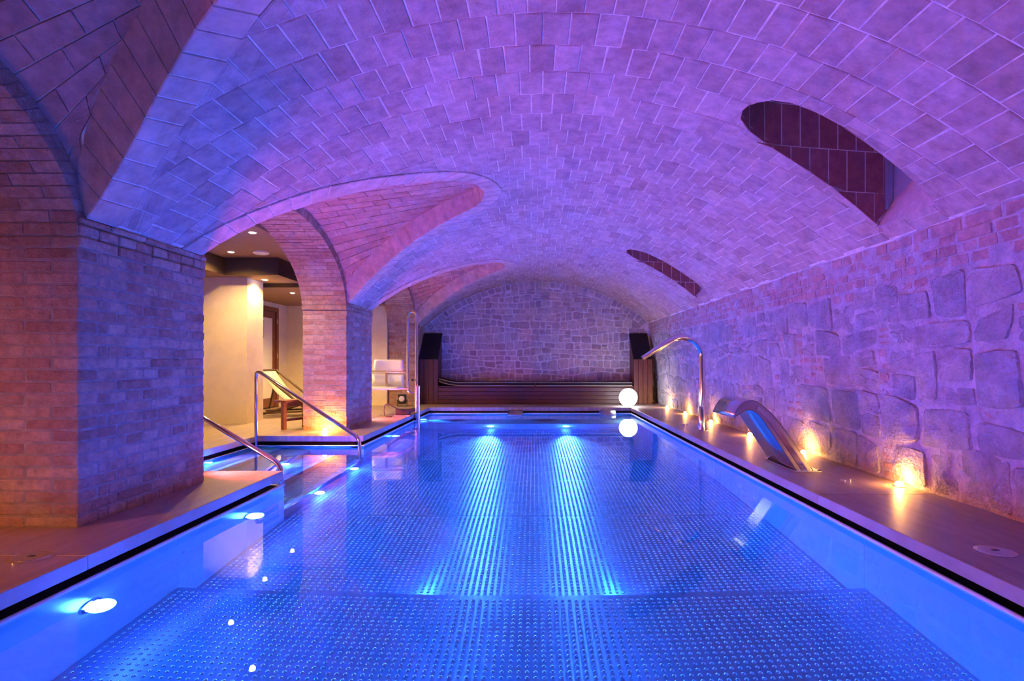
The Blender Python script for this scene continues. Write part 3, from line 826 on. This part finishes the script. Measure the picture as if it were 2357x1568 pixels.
for k, z in enumerate(TR):
    x0 = ALX+k*tw
    tag(finish(bpy.data.objects.new('tread_dimples', dimples(x0+.03, x0+tw-.06, ALY0+.03, ALY1-.02, z, .032, .008, .004)), pool), kind='stuff')
tag(finish(bpy.data.objects.new('bench_dimples', dimples(-2.07, 1.94, YBN+.05, 11.36, ZB)), pool), kind='stuff')
# water surface (still)
mb = MB()
xs = [-2.108, 1.964]; 
mb.add([(-2.108, YB, ZW), (1.964, YB, ZW), (1.964, 11.402, ZW), (-2.108, 11.402, ZW), (-2.108, ALY1, ZW), (ALX-.002, ALY1, ZW), (ALX-.002, ALY0, ZW), (-2.108, ALY0, ZW)],
       [(0, 1, 7), (1, 2, 4, 7), (2, 3, 4), (7, 4, 5, 6)])
wat = finish(bpy.data.objects.new('pool_water', mesh_of('pool_water', mb.v, mb.f, 'water')))
tag(wat, 'still clear blue water filling the pool', 'water', kind='stuff')
# underwater lamps
def pool_lamp(loc, nrm, power, r=.05, col=BLUE, beam=1.5, cone=110, bc=(.005, .12, 1.0), hemi=0.0, glow=1.0):
    ax = 'x' if abs(nrm[0]) > .5 else 'y'; sg = nrm[0] if ax == 'x' else nrm[1]
    ring = MB().lathe([(r*1.35, 0), (r*1.35, sg*.008), (r, sg*.012), (r, sg*.004)], loc, 24, ax).build('lamp_ring', 'chrome', pool, True)
    MB().lathe([(r, sg*.005), (r*.7, sg*.011), (r*.02, sg*.013)], loc, 20, ax).build('lamp_lens', 'e_pool', ring, True)
    ring.children[0].matrix_parent_inverse = Matrix.Identity(4)
    lamp('pool_lamp', 'POINT', Vector(loc)+Vector(nrm)*.05, col, power*glow, r*1.2, pool)
    if hemi:
        lamp('pool_wash', 'SPOT', Vector(loc)+Vector(nrm)*.05, col, power*hemi, r*1.2, pool, Vector(loc)+Vector(nrm)+Vector((0, 0, 1.15)), 84, .6)
    # the lens also throws a forward beam under water
    p0 = Vector(loc)+Vector(nrm)*.03
    lamp('pool_beam', 'SPOT', p0, bc, power*beam, .03, pool, p0+Vector(nrm)+Vector((0, 0, -.12)), cone, 1.0)
for y, z in ((2.685, -.47), (4.175, -.50), (8.42, -.56), (10.55, -.40)): pool_lamp((-2.106, y, z), (1, 0, 0), P_POOL*.4, hemi=6.0, beam=6.0, glow=.2)
for x in (-.76, .575): pool_lamp((x, YBN, -.86), (0, -1, 0), P_POOL*1.0, glow=.5, beam=52, cone=34, bc=(.13, .27, 1.0))
for x in (-.9, .8): pool_lamp((x, YB, -.55), (0, 1, 0), P_POOL*.15, glow=.1, beam=30, cone=90)  # lamps added in the unseen pool end to brighten the near floor
for x in (-.70, .52): pool_lamp((x, YSTEP, -1.15), (0, 1, 0), P_STEP, .035)
for y in (5.45, 6.5): pool_lamp((-2.113+.004, y, -1.08), (1, 0, 0), P_STEP, .035)
pool_lamp((ALX+2*tw+.004, 6.2, -.58), (1, 0, 0), P_STEP, .035)
pool_lamp((ALX+.004, 5.9, -.19), (1, 0, 0), P_STEP*.8, .025, beam=3, cone=150)
# inlet nozzle and small sign plate on the left pool wall
MB().lathe([(.026, 0), (.026, .006), (.016, .010), (.008, .004)], (-2.106, 3.39, -.47), 20, 'x').build('inlet_nozzle', 'chrome', pool, True)

# ------------------------------------------------------------------ spa room behind the arcade
ZC1, ZC2, ZC3 = 2.43, 2.18, 2.114
XD, YFAR = -5.25, 12.0
mb = MB(); mb.box(-6.2, -4.26, 8.40, 8.90, 0, ZC2+.3)
tag(mb.build('wall_spa_block', 'cream'), 'cream plastered wall block seen through the stair arch', kind='structure')
mb = MB(); mb.box(-6.2, XB, YFAR, YFAR+.1, 0, 3.0); tag(mb.build('wall_spa_far', 'cream'), 'cream plastered far wall of the spa room', kind='structure')
mb = MB(); mb.box(XD-.1, XD, 8.9, 10.62, 0, 3.0); mb.box(XD-.1, XD, 11.60, YFAR, 0, 3.0); mb.box(XD-.1, XD, 10.62, 11.60, 2.02, 3.0)
mb.box(-6.2, XD-.1, 8.9, 8.95, 0, 3)
tag(mb.build('wall_spa_door', 'cream'), 'cream wall holding the wooden door', kind='structure')
mb = MB(); mb.box(-6.3, -6.2, Y_BACK, 8.4, 0, 3.0); tag(mb.build('wall_spa_side', 'cream'), 'cream side wall of the spa room', kind='structure')
mb = MB()
mb.box(-6.2, XB+.02, Y_BACK, 12.1, ZC1, ZC1+.1)
mb.box(-6.2, -4.48, Y_BACK, 8.17, ZC2, ZC1); mb.box(-6.2, -3.70, 8.17, 9.05, ZC2, ZC1)
mb.box(-6.2, XB+.02, 9.05, 12.1, ZC3, ZC1)
cs = mb.build('ceiling_spa', 'ceil'); tag(cs, 'stepped brown ceiling of the spa room', kind='structure')
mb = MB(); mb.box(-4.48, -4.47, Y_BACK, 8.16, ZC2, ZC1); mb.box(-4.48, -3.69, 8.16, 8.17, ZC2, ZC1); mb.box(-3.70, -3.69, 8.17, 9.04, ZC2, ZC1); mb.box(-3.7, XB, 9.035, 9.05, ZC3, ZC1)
mb.box(-6.2, -3.7, 9.035, 9.05, ZC3, ZC2)  # dark colour of this rear drop stands in for its shade
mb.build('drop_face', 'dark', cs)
# door
d1 = empty('door_1', (XD, 11.1, 0), 'dark wooden glazed door in the spa room', None, None, 'structure')
for args in ((10.62, 10.70, 0, 2.02), (11.52, 11.60, 0, 2.02), (10.70, 11.52, 1.94, 2.02)):
    MB().box(XD-.09, XD+.02, args[0], args[1], args[2], args[3], .004).build('door_frame', 'doorw', d1)
leaf = MB(); leaf.box(XD-.06, XD-.01, 10.71, 10.80, .02, 1.93, .003); leaf.box(XD-.06, XD-.01, 11.42, 11.51, .02, 1.93, .003); leaf.box(XD-.06, XD-.01, 10.80, 11.42, 1.80, 1.93); leaf.box(XD-.06, XD-.01, 10.80, 11.42, .02, .20)
leaf = leaf.build('door_leaf', 'doorw', d1)
MB().box(XD-.04, XD-.03, 10.80, 11.42, .20, 1.80).build('pane', 'doorglass', leaf)
for z in (.25, 1.0, 1.7): MB().tube([(XD+.022, 11.515, z), (XD+.022, 11.515, z+.10)], .008, 8).build('hinge', 'chrome', d1)
# framed notice seen behind the pane
e = empty('picture_frame', (XD-.02, 10.93, 1.45), 'small pale framed notice on the glazed door', 'picture')
MB().box(XD-.028, XD-.012, 10.84, 11.02, 1.40, 1.74, .003).build('frame', 'table', e)
MB().box(XD-.013, XD-.010, 10.86, 11.00, 1.42, 1.72).build('print', 'plastic', e)
# ceiling downlights and speaker
DL = [((-3.27, 6.57, ZC1), 'downlight at the top of the stair arch', 1.0), ((-4.14, 7.73, ZC1), 'downlight left of the white ceiling disc', .8), ((-4.10, 8.62, ZC2), 'downlight over the corner of the cream block', .5), ((-4.15, 9.72, ZC3), 'downlight deepest in the spa room, above the door', 1.0)]
for (x, y, z), lb, k in DL:
    e = empty('downlight', (x, y, z), 'small recessed warm '+lb, 'downlight', 'recessed downlights in the brown ceiling')
    MB().lathe([(.05, -.006), (.05, 0), (.03, 0), (.03, -.004)], (x, y, z), 20).build('trim_ring', 'plastic', e, True)
    MB().lathe([(.034, -.005), (.030, -.012), (.002, -.013)], (x, y, z), 16).build('lens', 'e_warm', e, True)
    lamp('downlight_lamp', 'SPOT', (x, y, z-.03), WARM, P_DOWN*k, .03, e, (x, y, 0), 150, .8)
e = empty('ceiling_speaker', (-3.73, 7.73, ZC1), 'white round disc on the brown ceiling', 'speaker')
MB().lathe([(.105, 0), (.105, -.02), (.09, -.032), (.01, -.034)], (-3.73, 7.73, ZC1), 28).build('housing', 'e_disc', e, True)
MB().lathe([(.085, -.033), (.08, -.036), (.01, -.037)], (-3.73, 7.73, ZC1), 28).build('grille', 'plastic', e, True)
# unseen downlights added for warm and red light on the arcade
for x, y, k, cl, lb in ((-3.75, 10.4, 1.0, WARM, 'added recessed warm downlight, unseen behind the middle pillar'), (-3.9, 1.6, .8, RED, 'added recessed reddish downlight, unseen behind the nearest arch'), (-3.8, -1.0, .6, RED, 'added recessed reddish downlight, out of view beside the camera')):
    z = ZC3 if y > 9 else ZC1
    e = empty('downlight', (x, y, z), lb, 'downlight', 'added downlights out of view')
    MB().lathe([(.05, -.006), (.05, 0), (.03, 0), (.03, -.004)], (x, y, z), 20).build('trim_ring', 'plastic', e, True)
    MB().lathe([(.034, -.005), (.030, -.012), (.002, -.013)], (x, y, z), 16).build('lens', 'e_warm', e, True)
    lamp('downlight_lamp', 'SPOT', (x, y, z-.03), cl, P_DOWN*k, .03, e, (x, y, 0), 150, .8)

# ------------------------------------------------------------------ deck uplights
def uplight(x, y, label, power=P_UP):
    e = empty('deck_uplight', (x, y, 0), label, 'uplight', 'amber uplights set in the deck')
    MB().lathe([(.045, 0), (.045, .006), (.032, .010), (.032, .002)], (x, y, 0), 20).build('trim_ring', 'chrome', e, True)
    MB().lathe([(.030, .004), (.028, .022), (.018, .036), (.002, .040)], (x, y, 0), 16).build('glass_dome', 'e_amber', e, True)
    lamp('uplight_lamp', 'POINT', (x, y, .07), AMBER, power, .025, e)
UL = ['amber uplight nearest the camera by the rubble wall', 'amber uplight behind the curved waterfall spout', 'amber uplight just left of the waterfall spout', 'amber uplight right of the tall water cannon', 'amber uplight left of the tall water cannon', 'amber uplight farthest along the rubble wall']
for (y, lb) in zip((4.17, 5.65, 7.05, 8.60, 10.05, 11.40), UL): uplight(2.70, y, lb)
uplight(-2.76, 7.47, 'amber uplight at the foot of the middle brick pillar', 8.0)
uplight(-2.95, 2.2, 'added amber uplight, out of view under the nearest arch', 2.5)  # unseen uplight added to redden the nearest lunette and pillar

# ------------------------------------------------------------------ globe lamp
e = empty('globe_lamp', (1.95, 11.62, 0), 'glowing white sphere lamp on the far pool corner', 'lamp')
prof = [(.187*math.sin(a), .187-.187*math.cos(a)) for a in np.linspace(.12, math.pi-.01, 24)]
MB().lathe(prof, (1.95, 11.62, .004), 40).build('globe', 'e_globe', e, True)
MB().lathe([(.05, 0), (.05, .006), (.03, .008)], (1.95, 11.62, 0), 20).build('base', 'plastic', e, True)

# ------------------------------------------------------------------ handrails
def handrail(pts, r, label):
    e = empty('handrail', pts[0], label, 'handrail', 'chrome handrails of the pool steps')
    P = [Vector(p) for p in pts]; path = [P[0]]
    for i in range(1, len(P)-1):
        a, b, c = P[i-1], P[i], P[i+1]; d0 = (a-b).normalized(); d1 = (c-b).normalized(); R_ = .09
        p0, p1 = b+d0*R_, b+d1*R_
        for t in np.linspace(0, 1, 8): path.append((1-t)**2*p0+2*t*(1-t)*b+t*t*p1)
    path.append(P[-1])
    MB().tube(path, r, 16).build('rail_tube', 'chrome', e, True)
    for p in (P[0], P[-1]): MB().lathe([(r*1.9, 0), (r*1.9, .006), (r*1.1, .012)], p, 20).build('foot_flange', 'chrome', e, True)
handrail([(-3.39, 6.90, TR[0]+.0), (-3.39, 6.90, .825), (-2.02, 6.56, .035), (-2.02, 6.56, -.62)], .021, 'chrome handrail on the far side of the pool steps')
handrail([(-3.42, 5.14, 0.0), (-3.42, 5.14, .655), (-2.17, 4.86, .035), (-2.17, 4.86, -.60)], .021, 'chrome handrail on the near side, running behind the near pillar')

# ------------------------------------------------------------------ pool hoist with seat
hx, hy = -2.06, 10.0
e = empty('pool_hoist', (hx, hy, 0), 'chrome pool hoist with white plastic seat by the pool edge', 'pool hoist')
MB().tube([(hx, hy, -.6), (hx, hy, .50)], .052, 20).build('post_sleeve', 'brushed', e, True)
MB().box(hx-.09, hx+.03, hy-.06, hy+.06, .0, .035, .006).build('clamp', 'chrome', e)
top = [(hx-.012, hy, .48), (hx-.012, hy, 1.68)]+arc((hx-.012-.075, 1.74), .075, 0, 180, 10, 'xz', hy)+[(hx-.162, hy, .62), (hx-.162, hy, .45)]+arc((hx-.102, .43), .06, 180, 270, 6, 'xz', hy)+[(hx-.04, hy, .37)]
MB().tube(top, .026, 14).build('lift_tube', 'chrome', e, True)
MB().box(hx-.06, hx-.03, hy-.02, hy+.02, .355, .385, .004).build('pivot', 'plastic', e)
MB().lathe([(.022, 0), (.022, .03), (.012, .034)], (hx-.07, hy-.05, .60), 12, 'y').build('knob', 'blackp', e, True)
MB().lathe([(.022, 0), (.022, .03), (.012, .034)], (hx-.07, hy-.05, .09), 12, 'y').build('knob', 'blackp', e, True)
sx0, sx1 = -2.88, -2.34
def shell_part(name, prof, x0, x1, bulge, th=.02):
    """moulded panel: prof = (y, z) line, bowed across x"""
    nx = 10; v = []; f = []; n = len(prof)
    for k, t in enumerate(np.linspace(0, 1, nx)):
        b = bulge*(1-(2*t-1)**2)
        for j, (y, z, sc) in enumerate(prof):
            xm = (x0+x1)/2; x = xm+(x0+(x1-x0)*t-xm)*sc
            v.append((x, y+b, z))
    for k in range(nx-1):
        for j in range(n-1): f.append((k*n+j, k*n+j+1, (k+1)*n+j+1, (k+1)*n+j))
    me = mesh_of(name, v, f, 'plastic', True); o = finish(bpy.data.objects.new(name, me), e)
    md = o.modifiers.new('thickness', 'SOLIDIFY'); md.thickness = th; return o
shell_part('seat_back', [(10.18, .965, .90), (10.16, .94, .94), (10.12, .80, 1.0), (10.10, .72, 1.0)], sx0, sx1, .05)
shell_part('seat_back', [(10.10, .70, 1.0), (10.08, .60, 1.0), (10.03, .50, 1.05)], sx0, sx1+.02, .05)
shell_part('seat_pan', [(10.06, .485, 1.06), (9.9, .475, 1.08), (9.72, .49, 1.05), (9.66, .46, 1.0)], sx0, sx1+.02, -.01)
MB().tube([(sx0-.05, 10.0, .755), (sx1+.10, 10.0, .745), (hx-.21, 10.0, .735), (hx-.172, 10.0, .70), (hx-.166, 10.0, .62)], .014, 10).build('arm_bar', 'brushed', e, True)
MB().box(sx0-.05, hx-.15, 9.97, 10.03, .43, .462, .005).build('seat_bar', 'brushed', e)
MB().box(-2.63, -2.59, 10.02, 10.05, .46, .75, .004).build('back_bar', 'brushed', e)

# ------------------------------------------------------------------ floodlight on the far left deck, added floodlights out of view
e = empty('floodlight', (-2.72, 11.75, 0), 'small black floodlight standing in front of the farthest pillar', 'floodlight')
MB().box(-2.81, -2.65, 11.70, 11.80, .05, .25, .012).build('housing', 'blackp', e)
MB().lathe([(.058, 0), (.058, -.012), (.045, -.018), (.005, -.02)], (-2.73, 11.70, .16), 24, 'y').build('lens', 'lens', e, True)
MB().tube([(-2.83, 11.75, .14), (-2.83, 11.72, .01), (-2.63, 11.72, .01), (-2.63, 11.75, .14)], .009, 8).build('bracket', 'blackp', e, True)
# unseen floodlights of the same make, added for pink light across the vault
for x, y, tx, ty, tz, lb in ((-2.86, 4.56, 0.6, 6.7, 2.2, 'added black floodlight, unseen behind the nearest pillar'), (-2.86, 9.05, 1.4, 9.6, 2.2, 'added black floodlight, unseen behind the middle pillar'), (-2.70, 1.2, 2.3, 3.4, 2.0, 'added black floodlight, out of view under the nearest arch')):
    e = empty('floodlight', (x, y, 0), lb, 'floodlight')
    MB().box(x-.10, x+.02, y-.08, y+.08, .03, .21, .012).build('housing', 'blackp', e)
    MB().lathe([(.058, 0), (.058, .012), (.045, .018), (.005, .02)], (x+.02, y, .12), 24, 'x').build('lens', 'lens', e, True)
    MB().tube([(x-.04, y-.10, .12), (x-.04, y-.10, .01), (x-.04, y+.10, .01), (x-.04, y+.10, .12)], .009, 8).build('bracket', 'blackp', e, True)
    lamp('added_flood_lamp', 'SPOT', (x+.06, y, .14), PINK, P_FLOOD*(2.1 if y < 2 else 1.6 if y < 5 else 1.0), .05, e, (tx, ty, tz), 84 if y < 2 else 150, .7)
e = empty('pump_box', (-2.22, 9.55, 0), 'black pump box with a bent hose beside the hoist post', 'pump')
MB().box(-2.32, -2.08, 9.48, 9.60, .03, .13, .01).build('body', 'blackp', e)
MB().box(-2.34, -2.06, 9.46, 9.62, .0, .03, .006).build('base', 'brushed', e)
MB().tube([(-2.12, 9.5, .10), (-2.05, 9.5, .11), (-1.99+.0, 9.5, .12)], .035, 12).build('nozzle', 'blackp', e, True)
hs = [(-2.10, 9.50, .09), (-2.20, 9.46, .10), (-2.32, 9.44, .16), (-2.42, 9.44, .22), (-2.48, 9.44, .21), (-2.50, 9.44, .12), (-2.48, 9.43, .015), (-2.42, 9.40, .012), (-2.36, 9.42, .012)]
MB().tube(resample(hs, 26), .009, 8).build('hose', 'rubber', e, True)

# ------------------------------------------------------------------ bench and towers at the end wall
e = empty('bench', (0, 12.65, 0), 'long low dark wooden bench across the end wall', 'bench')
for k in range(4): MB().box(-2.09, 2.18, 12.36, 12.385, .012+k*.088, .012+k*.088+.083, .004).build('front_plank', 'woodh', e)
for k in range(6): MB().box(-2.09, 2.18, 12.345+k*.097, 12.345+k*.097+.092, .365, .395, .004).build('seat_plank', 'woodh', e)
MB().box(-2.08, 2.17, 12.39, 12.925, 0, .36).build('carcass', 'dark', e)
for x0, x1, lb in ((-2.07, .03, 'long black cushion with pale piping on the left half of the bench'), (.05, 2.16, 'long black cushion with pale piping on the right half of the bench')):
    c = empty('bench_cushion', ((x0+x1)/2, 12.65, .395), lb, 'cushion', 'black bench cushions')
    n = 24; v = []; f = []
    def lift(x): return .09*max(0, (-1.62-x)/.45)**1.6
    for i in range(n+1):
        x = x0+(x1-x0)*i/n; h = lift(x)
        for (y, z) in ((12.36, .40), (12.35, .43), (12.36, .465), (12.40, .475), (12.88, .475), (12.91, .46), (12.91, .40)): v.append((x, y, z+h))
    for i in range(n):
        for k in range(7): f.append((i*7+k, i*7+(k+1) % 7, (i+1)*7+(k+1) % 7, (i+1)*7+k))
    f += [tuple(range(7)), tuple(range(n*7, n*7+7))]
    MB().add(v, f).build('pad', 'black', c)
    for z in (.405, .47):
        MB().tube([(x0+(x1-x0)*i/n, 12.352, z+lift(x0+(x1-x0)*i/n)) for i in range(n+1)], .006, 6).build('piping', 'piping', c, True)
for x0, x1, lb in ((-2.50, -2.09, 'wooden end cabinet with sloping black top left of the bench'), (2.19, 2.60, 'wooden end cabinet with sloping black top right of the bench')):
    c = empty('end_cabinet', ((x0+x1)/2, 12.65, 0), lb, 'cabinet', 'wooden cabinets flanking the bench')
    MB().prism([(12.37, 0), (12.94, 0), (12.94, 1.53), (12.37, .96)], x0+.012, x1-.012, 'x').build('carcass', 'wood', c)
    for k in range(4):
        a = x0+(x1-x0)*k/4; MB().box(a+.003, a+(x1-x0)/4-.003, 12.345, 12.37, .005, .985, .003).build('front_plank', 'wood', c)
    MB().prism([(12.335, .985), (12.37, .965), (12.95, 1.53), (12.935, 1.58)], x0, x1, 'x').build('sloping_top', 'black', c)

# ------------------------------------------------------------------ water cannon (swan neck) on the right deck
bx, by = 2.24, 7.5
e = empty('water_cannon', (bx, by, 0), 'tall polished swan-neck water cannon on the right deck', 'water cannon')
MB().lathe([(.052, 0), (.052, .30), (.044, .33)], (bx, by, 0), 24).build('base_sleeve', 'chrome', e, True)
MB().lathe([(.075, 0), (.075, .008), (.055, .012)], (bx, by, 0), 24).build('foot_flange', 'chrome', e, True)
pth = [(bx, by, .2), (bx, by, .98)]
R_ = .27; cxx, czz = bx-R_, .98
pth += arc((cxx, czz), R_, 0, 122, 16, 'xz', by)
lx, _, lz = pth[-1]; dxx, dzz = -math.sin(math.radians(122)), math.cos(math.radians(122))
Lq = .44; end = (lx+dxx*Lq, by, lz+dzz*Lq)
pth += [(lx+dxx*Lq*t, by, lz+dzz*Lq*t) for t in (.25, .5, .75, 1)]
rr = [.042]*(len(pth)-4)+[.042, .038, .033, .029]
MB().tube(pth, rr, 20).build('neck', 'chrome', e, True)
MB().tube([(end[0]-dxx*.03, by, end[2]-dzz*.03), (end[0]+dxx*.012, by, end[2]+dzz*.012)], .032, 18).build('nozzle_ring', 'brushed', e, True)

# ------------------------------------------------------------------ curved waterfall blade
e = empty('waterfall_spout', (2.2, 5.0, 0), 'curved brushed steel waterfall blade leaning over the pool edge', 'waterfall spout')
outer = resample([(2.34, .012), (2.21, .20), (2.08, .385), (2.00, .48), (1.936, .54), (1.88, .585), (1.827, .60), (1.775, .592), (1.73, .56), (1.70, .515), (1.675, .462)], 26)
inner = resample([(2.20, .012), (2.09, .18), (1.985, .335), (1.93, .42), (1.885, .475), (1.85, .505), (1.815, .52), (1.78, .515), (1.745, .495), (1.71, .47), (1.672, .455)], 26)
y0, y1 = 4.73, 5.27
def sheet(name, C, mat, ya, yb, th):
    n = len(C); v = [(p[0], ya, p[1]) for p in C]+[(p[0], yb, p[1]) for p in C]
    o = finish(bpy.data.objects.new(name, mesh_of(name, v, [(i, i+1, n+i+1, n+i) for i in range(n-1)], mat, True)), e)
    md = o.modifiers.new('thickness', 'SOLIDIFY'); md.thickness = th; md.offset = 0; return o
sheet('back_plate', outer, 'brushed', y0, y1, .006); sheet('front_plate', inner, 'brushed', y0, y1, .006)
for ya in (y0, y1):
    n = len(outer); v = [(p[0], ya, p[1]) for p in outer]+[(p[0], ya, p[1]) for p in inner]
    o = finish(bpy.data.objects.new('side_plate', mesh_of('side_plate', v, [(i, i+1, n+i+1, n+i) for i in range(n-1)], 'brushed')), e)
    o.modifiers.new('thickness', 'SOLIDIFY').thickness = .004
    m1_, m2_ = outer*.68+inner*.32, outer*.32+inner*.68
    sg = -.006 if ya == y0 else .006
    v = [(p[0], ya+sg, p[1]) for p in m1_[:-7]]+[(p[0], ya+sg, p[1]) for p in m2_[:-7]]; n = len(m1_)-7
    o = finish(bpy.data.objects.new('side_channel', mesh_of('side_channel', v, [(i, i+1, n+i+1, n+i) for i in range(n-1)], 'chrome')), e)
    o.modifiers.new('thickness', 'SOLIDIFY').thickness = .003
MB().box(2.17, 2.40, y0-.03, y1+.03, 0, .012, .003).build('foot_plate', 'brushed', e)
for x, y in ((2.19, y0-.012), (2.385, y0-.012), (2.19, y1+.012), (2.385, y1+.012)):
    MB().lathe([(.012, .010), (.012, .022), (.006, .026)], (x, y, 0), 8).build('bolt', 'chrome', e, True)

# ------------------------------------------------------------------ skimmer lids and small deck fittings
for x, y, lb in ((-2.35, 2.643, 'round steel access lid in the left deck'), (2.23, 2.728, 'round steel access lid in the right deck')):
    e = empty('access_lid', (x, y, 0), lb, 'lid', 'round steel deck lids')
    MB().lathe([(.085, 0), (.085, .005), (.076, .007)], (x, y, 0), 32).build('rim', 'chrome', e, True)
    MB().lathe([(.074, .004), (.070, .009), (.002, .010)], (x, y, 0), 32).build('cover', 'brushed', e, True)
    MB().box(x-.014, x+.014, y-.009, y+.009, .0095, .0115).build('finger_slot', 'blackp', e)
for x, y, lb in ((2.40, 4.38, 'pair of small chrome deck studs in front of the waterfall blade'), (2.20, 8.28, 'small chrome deck stud left of the water cannon'), (-.35, 11.75, 'small chrome deck stud on the far deck')):
    e = empty('deck_stud', (x, y, 0), lb, 'stud')
    MB().lathe([(.022, 0), (.022, .006), (.014, .012), (.002, .013)], (x, y, 0), 12).build('cap', 'chrome', e, True)
    MB().lathe([(.014, 0), (.014, .012), (.008, .016)], (x+.05, y, 0), 10).build('pin', 'chrome', e, True)

# ------------------------------------------------------------------ headrests and bubble grilles at the far end of the pool
for x, lb in ((-.36, 'curved steel headrest at the middle of the far pool edge'), (1.47, 'curved steel headrest at the right of the far pool edge')):
    e = empty('headrest', (x, 11.25, ZW), lb, 'headrest', 'steel headrests at the far pool edge')
    C = [(-.17, -.10), (-.13, -.02), (-.06, .035), (.03, .055), (.12, .035), (.165, -.01)]
    C = resample([(11.22+a, ZW+.02+b) for a, b in C], 12); n = 13
    v = [(x-.15, p[0], p[1]) for p in C]+[(x+.15, p[0], p[1]) for p in C]
    o = finish(bpy.data.objects.new('curved_plate', mesh_of('curved_plate', v, [(i, i+1, n+i+1, n+i) for i in range(n-1)], 'brushed', True)), e); o.modifiers.new('thickness', 'SOLIDIFY').thickness = .008
    for sx in (-.1, .1): MB().tube([(x+sx, 11.30, ZW+.05), (x+sx, 11.34, ZW-.02), (x+sx, 11.385, ZW-.05)], .010, 8).build('bracket', 'chrome', e, True)
for x, lb in ((-1.53, 'diamond-shaped grille plate under water at the left of the far bench'), (.20, 'diamond-shaped grille plate under water at the middle of the far bench')):
    e = empty('air_grille', (x, 10.62, ZB), lb, 'grille', 'underwater air grilles')
    MB().prism([(x-.27, 10.62), (x, 10.35), (x+.27, 10.62), (x, 10.89)], ZB+.005, ZB+.030, 'z').build('plate', 'gutter', e)
    for k in range(5):
        t = -.16+.08*k; w_ = .24-abs(t)
        MB().box(x-w_, x+w_, 10.62+t-.008, 10.62+t+.008, ZB+.028, ZB+.036).build('bar', 'brushed', e)

# ------------------------------------------------------------------ side table, deck chair and towel behind the middle pillar
e = empty('side_table', (-3.34, 7.85, 0), 'small brown wooden side table beside the middle pillar', 'table')
tdir = Vector((.42, .90, 0)).normalized(); tn = Vector((-tdir.y, tdir.x, 0)); A = Vector((-3.395, 7.68, 0))
def obox(name, c, l, w_, z0, z1, mat):
    pts = [c+tdir*a+tn*b for a, b in ((-l/2, -w_/2), (l/2, -w_/2), (l/2, w_/2), (-l/2, w_/2))]
    return MB().prism([(p.x, p.y) for p in pts], z0, z1, 'z').build(name, mat, e)
cc = A+tdir*.17+tn*.02
for k in (-1, 0, 1): obox('top_plank', cc+tn*(.075*k), .44, .07, .37, .40, 'table')
obox('leg', A, .05, .05, 0, .37, 'table'); obox('leg', A+tdir*.36, .05, .05, 0, .37, 'table')
obox('stretcher', A+tdir*.18, .32, .03, .11, .145, 'table'); obox('apron', A+tdir*.18, .32, .03, .31, .37, 'table')
e = empty('deck_chair', (-4.1, 9.8, 0), 'folding deck chair with cream canvas and dark wooden frame', 'deck chair')
def bar(name, a, b, r=.02): MB().tube([a, b], r, 6).build(name, 'frame', e)
ya, yb_ = 9.35, 9.95
for y, dx in ((ya, 0.0), (yb_, .02)):
    bar('back_rail', (-4.55+dx, y, .78), (-3.72+dx, y, .10), .022)
    bar('rear_leg', (-4.62+dx, y+.03, .02), (-3.55+dx, y+.03, .34), .02)
    bar('base_rail', (-4.75+dx, y+.03, .06), (-3.4+dx, y+.03, .12), .018)
    bar('strut', (-4.53+dx, y, .74), (-4.68+dx, y, .10), .018)
bar('cross_bar', (-4.55, ya, .78), (-4.55, yb_, .78)); bar('cross_bar', (-3.72, ya, .10), (-3.72, yb_, .10)); bar('cross_bar', (-3.55, ya, .34), (-3.55, yb_, .34))
n = 14; C = [(-4.55+(1.0)*t, .78-.44*t-.30*math.sin(math.pi*t)) for t in np.linspace(0, 1, n)]
v = [(p[0], ya+.02, p[1]) for p in C]+[(p[0], yb_-.02, p[1]) for p in C]
o = finish(bpy.data.objects.new('canvas_sling', mesh_of('canvas_sling', v, [(i, i+1, n+i+1, n+i) for i in range(n-1)], 'canvas', True)), e); o.modifiers.new('thickness', 'SOLIDIFY').thickness = .006
e = empty('rolled_towel', (-3.62, 9.55, .42), 'white rolled towel on the deck chair by the pillar', 'towel')
MB().tube([(-3.66, 9.42, .385), (-3.66, 9.88, .385)], .055, 16).build('roll', 'towel', e, True)
sp = [(-3.66+.058*math.cos(a)*(1-a/60), 9.415, .385+.058*math.sin(a)*(1-a/60)) for a in np.linspace(0, 12, 50)]
MB().tube(sp, .006, 6).build('edge_fold', 'towel', e, True)
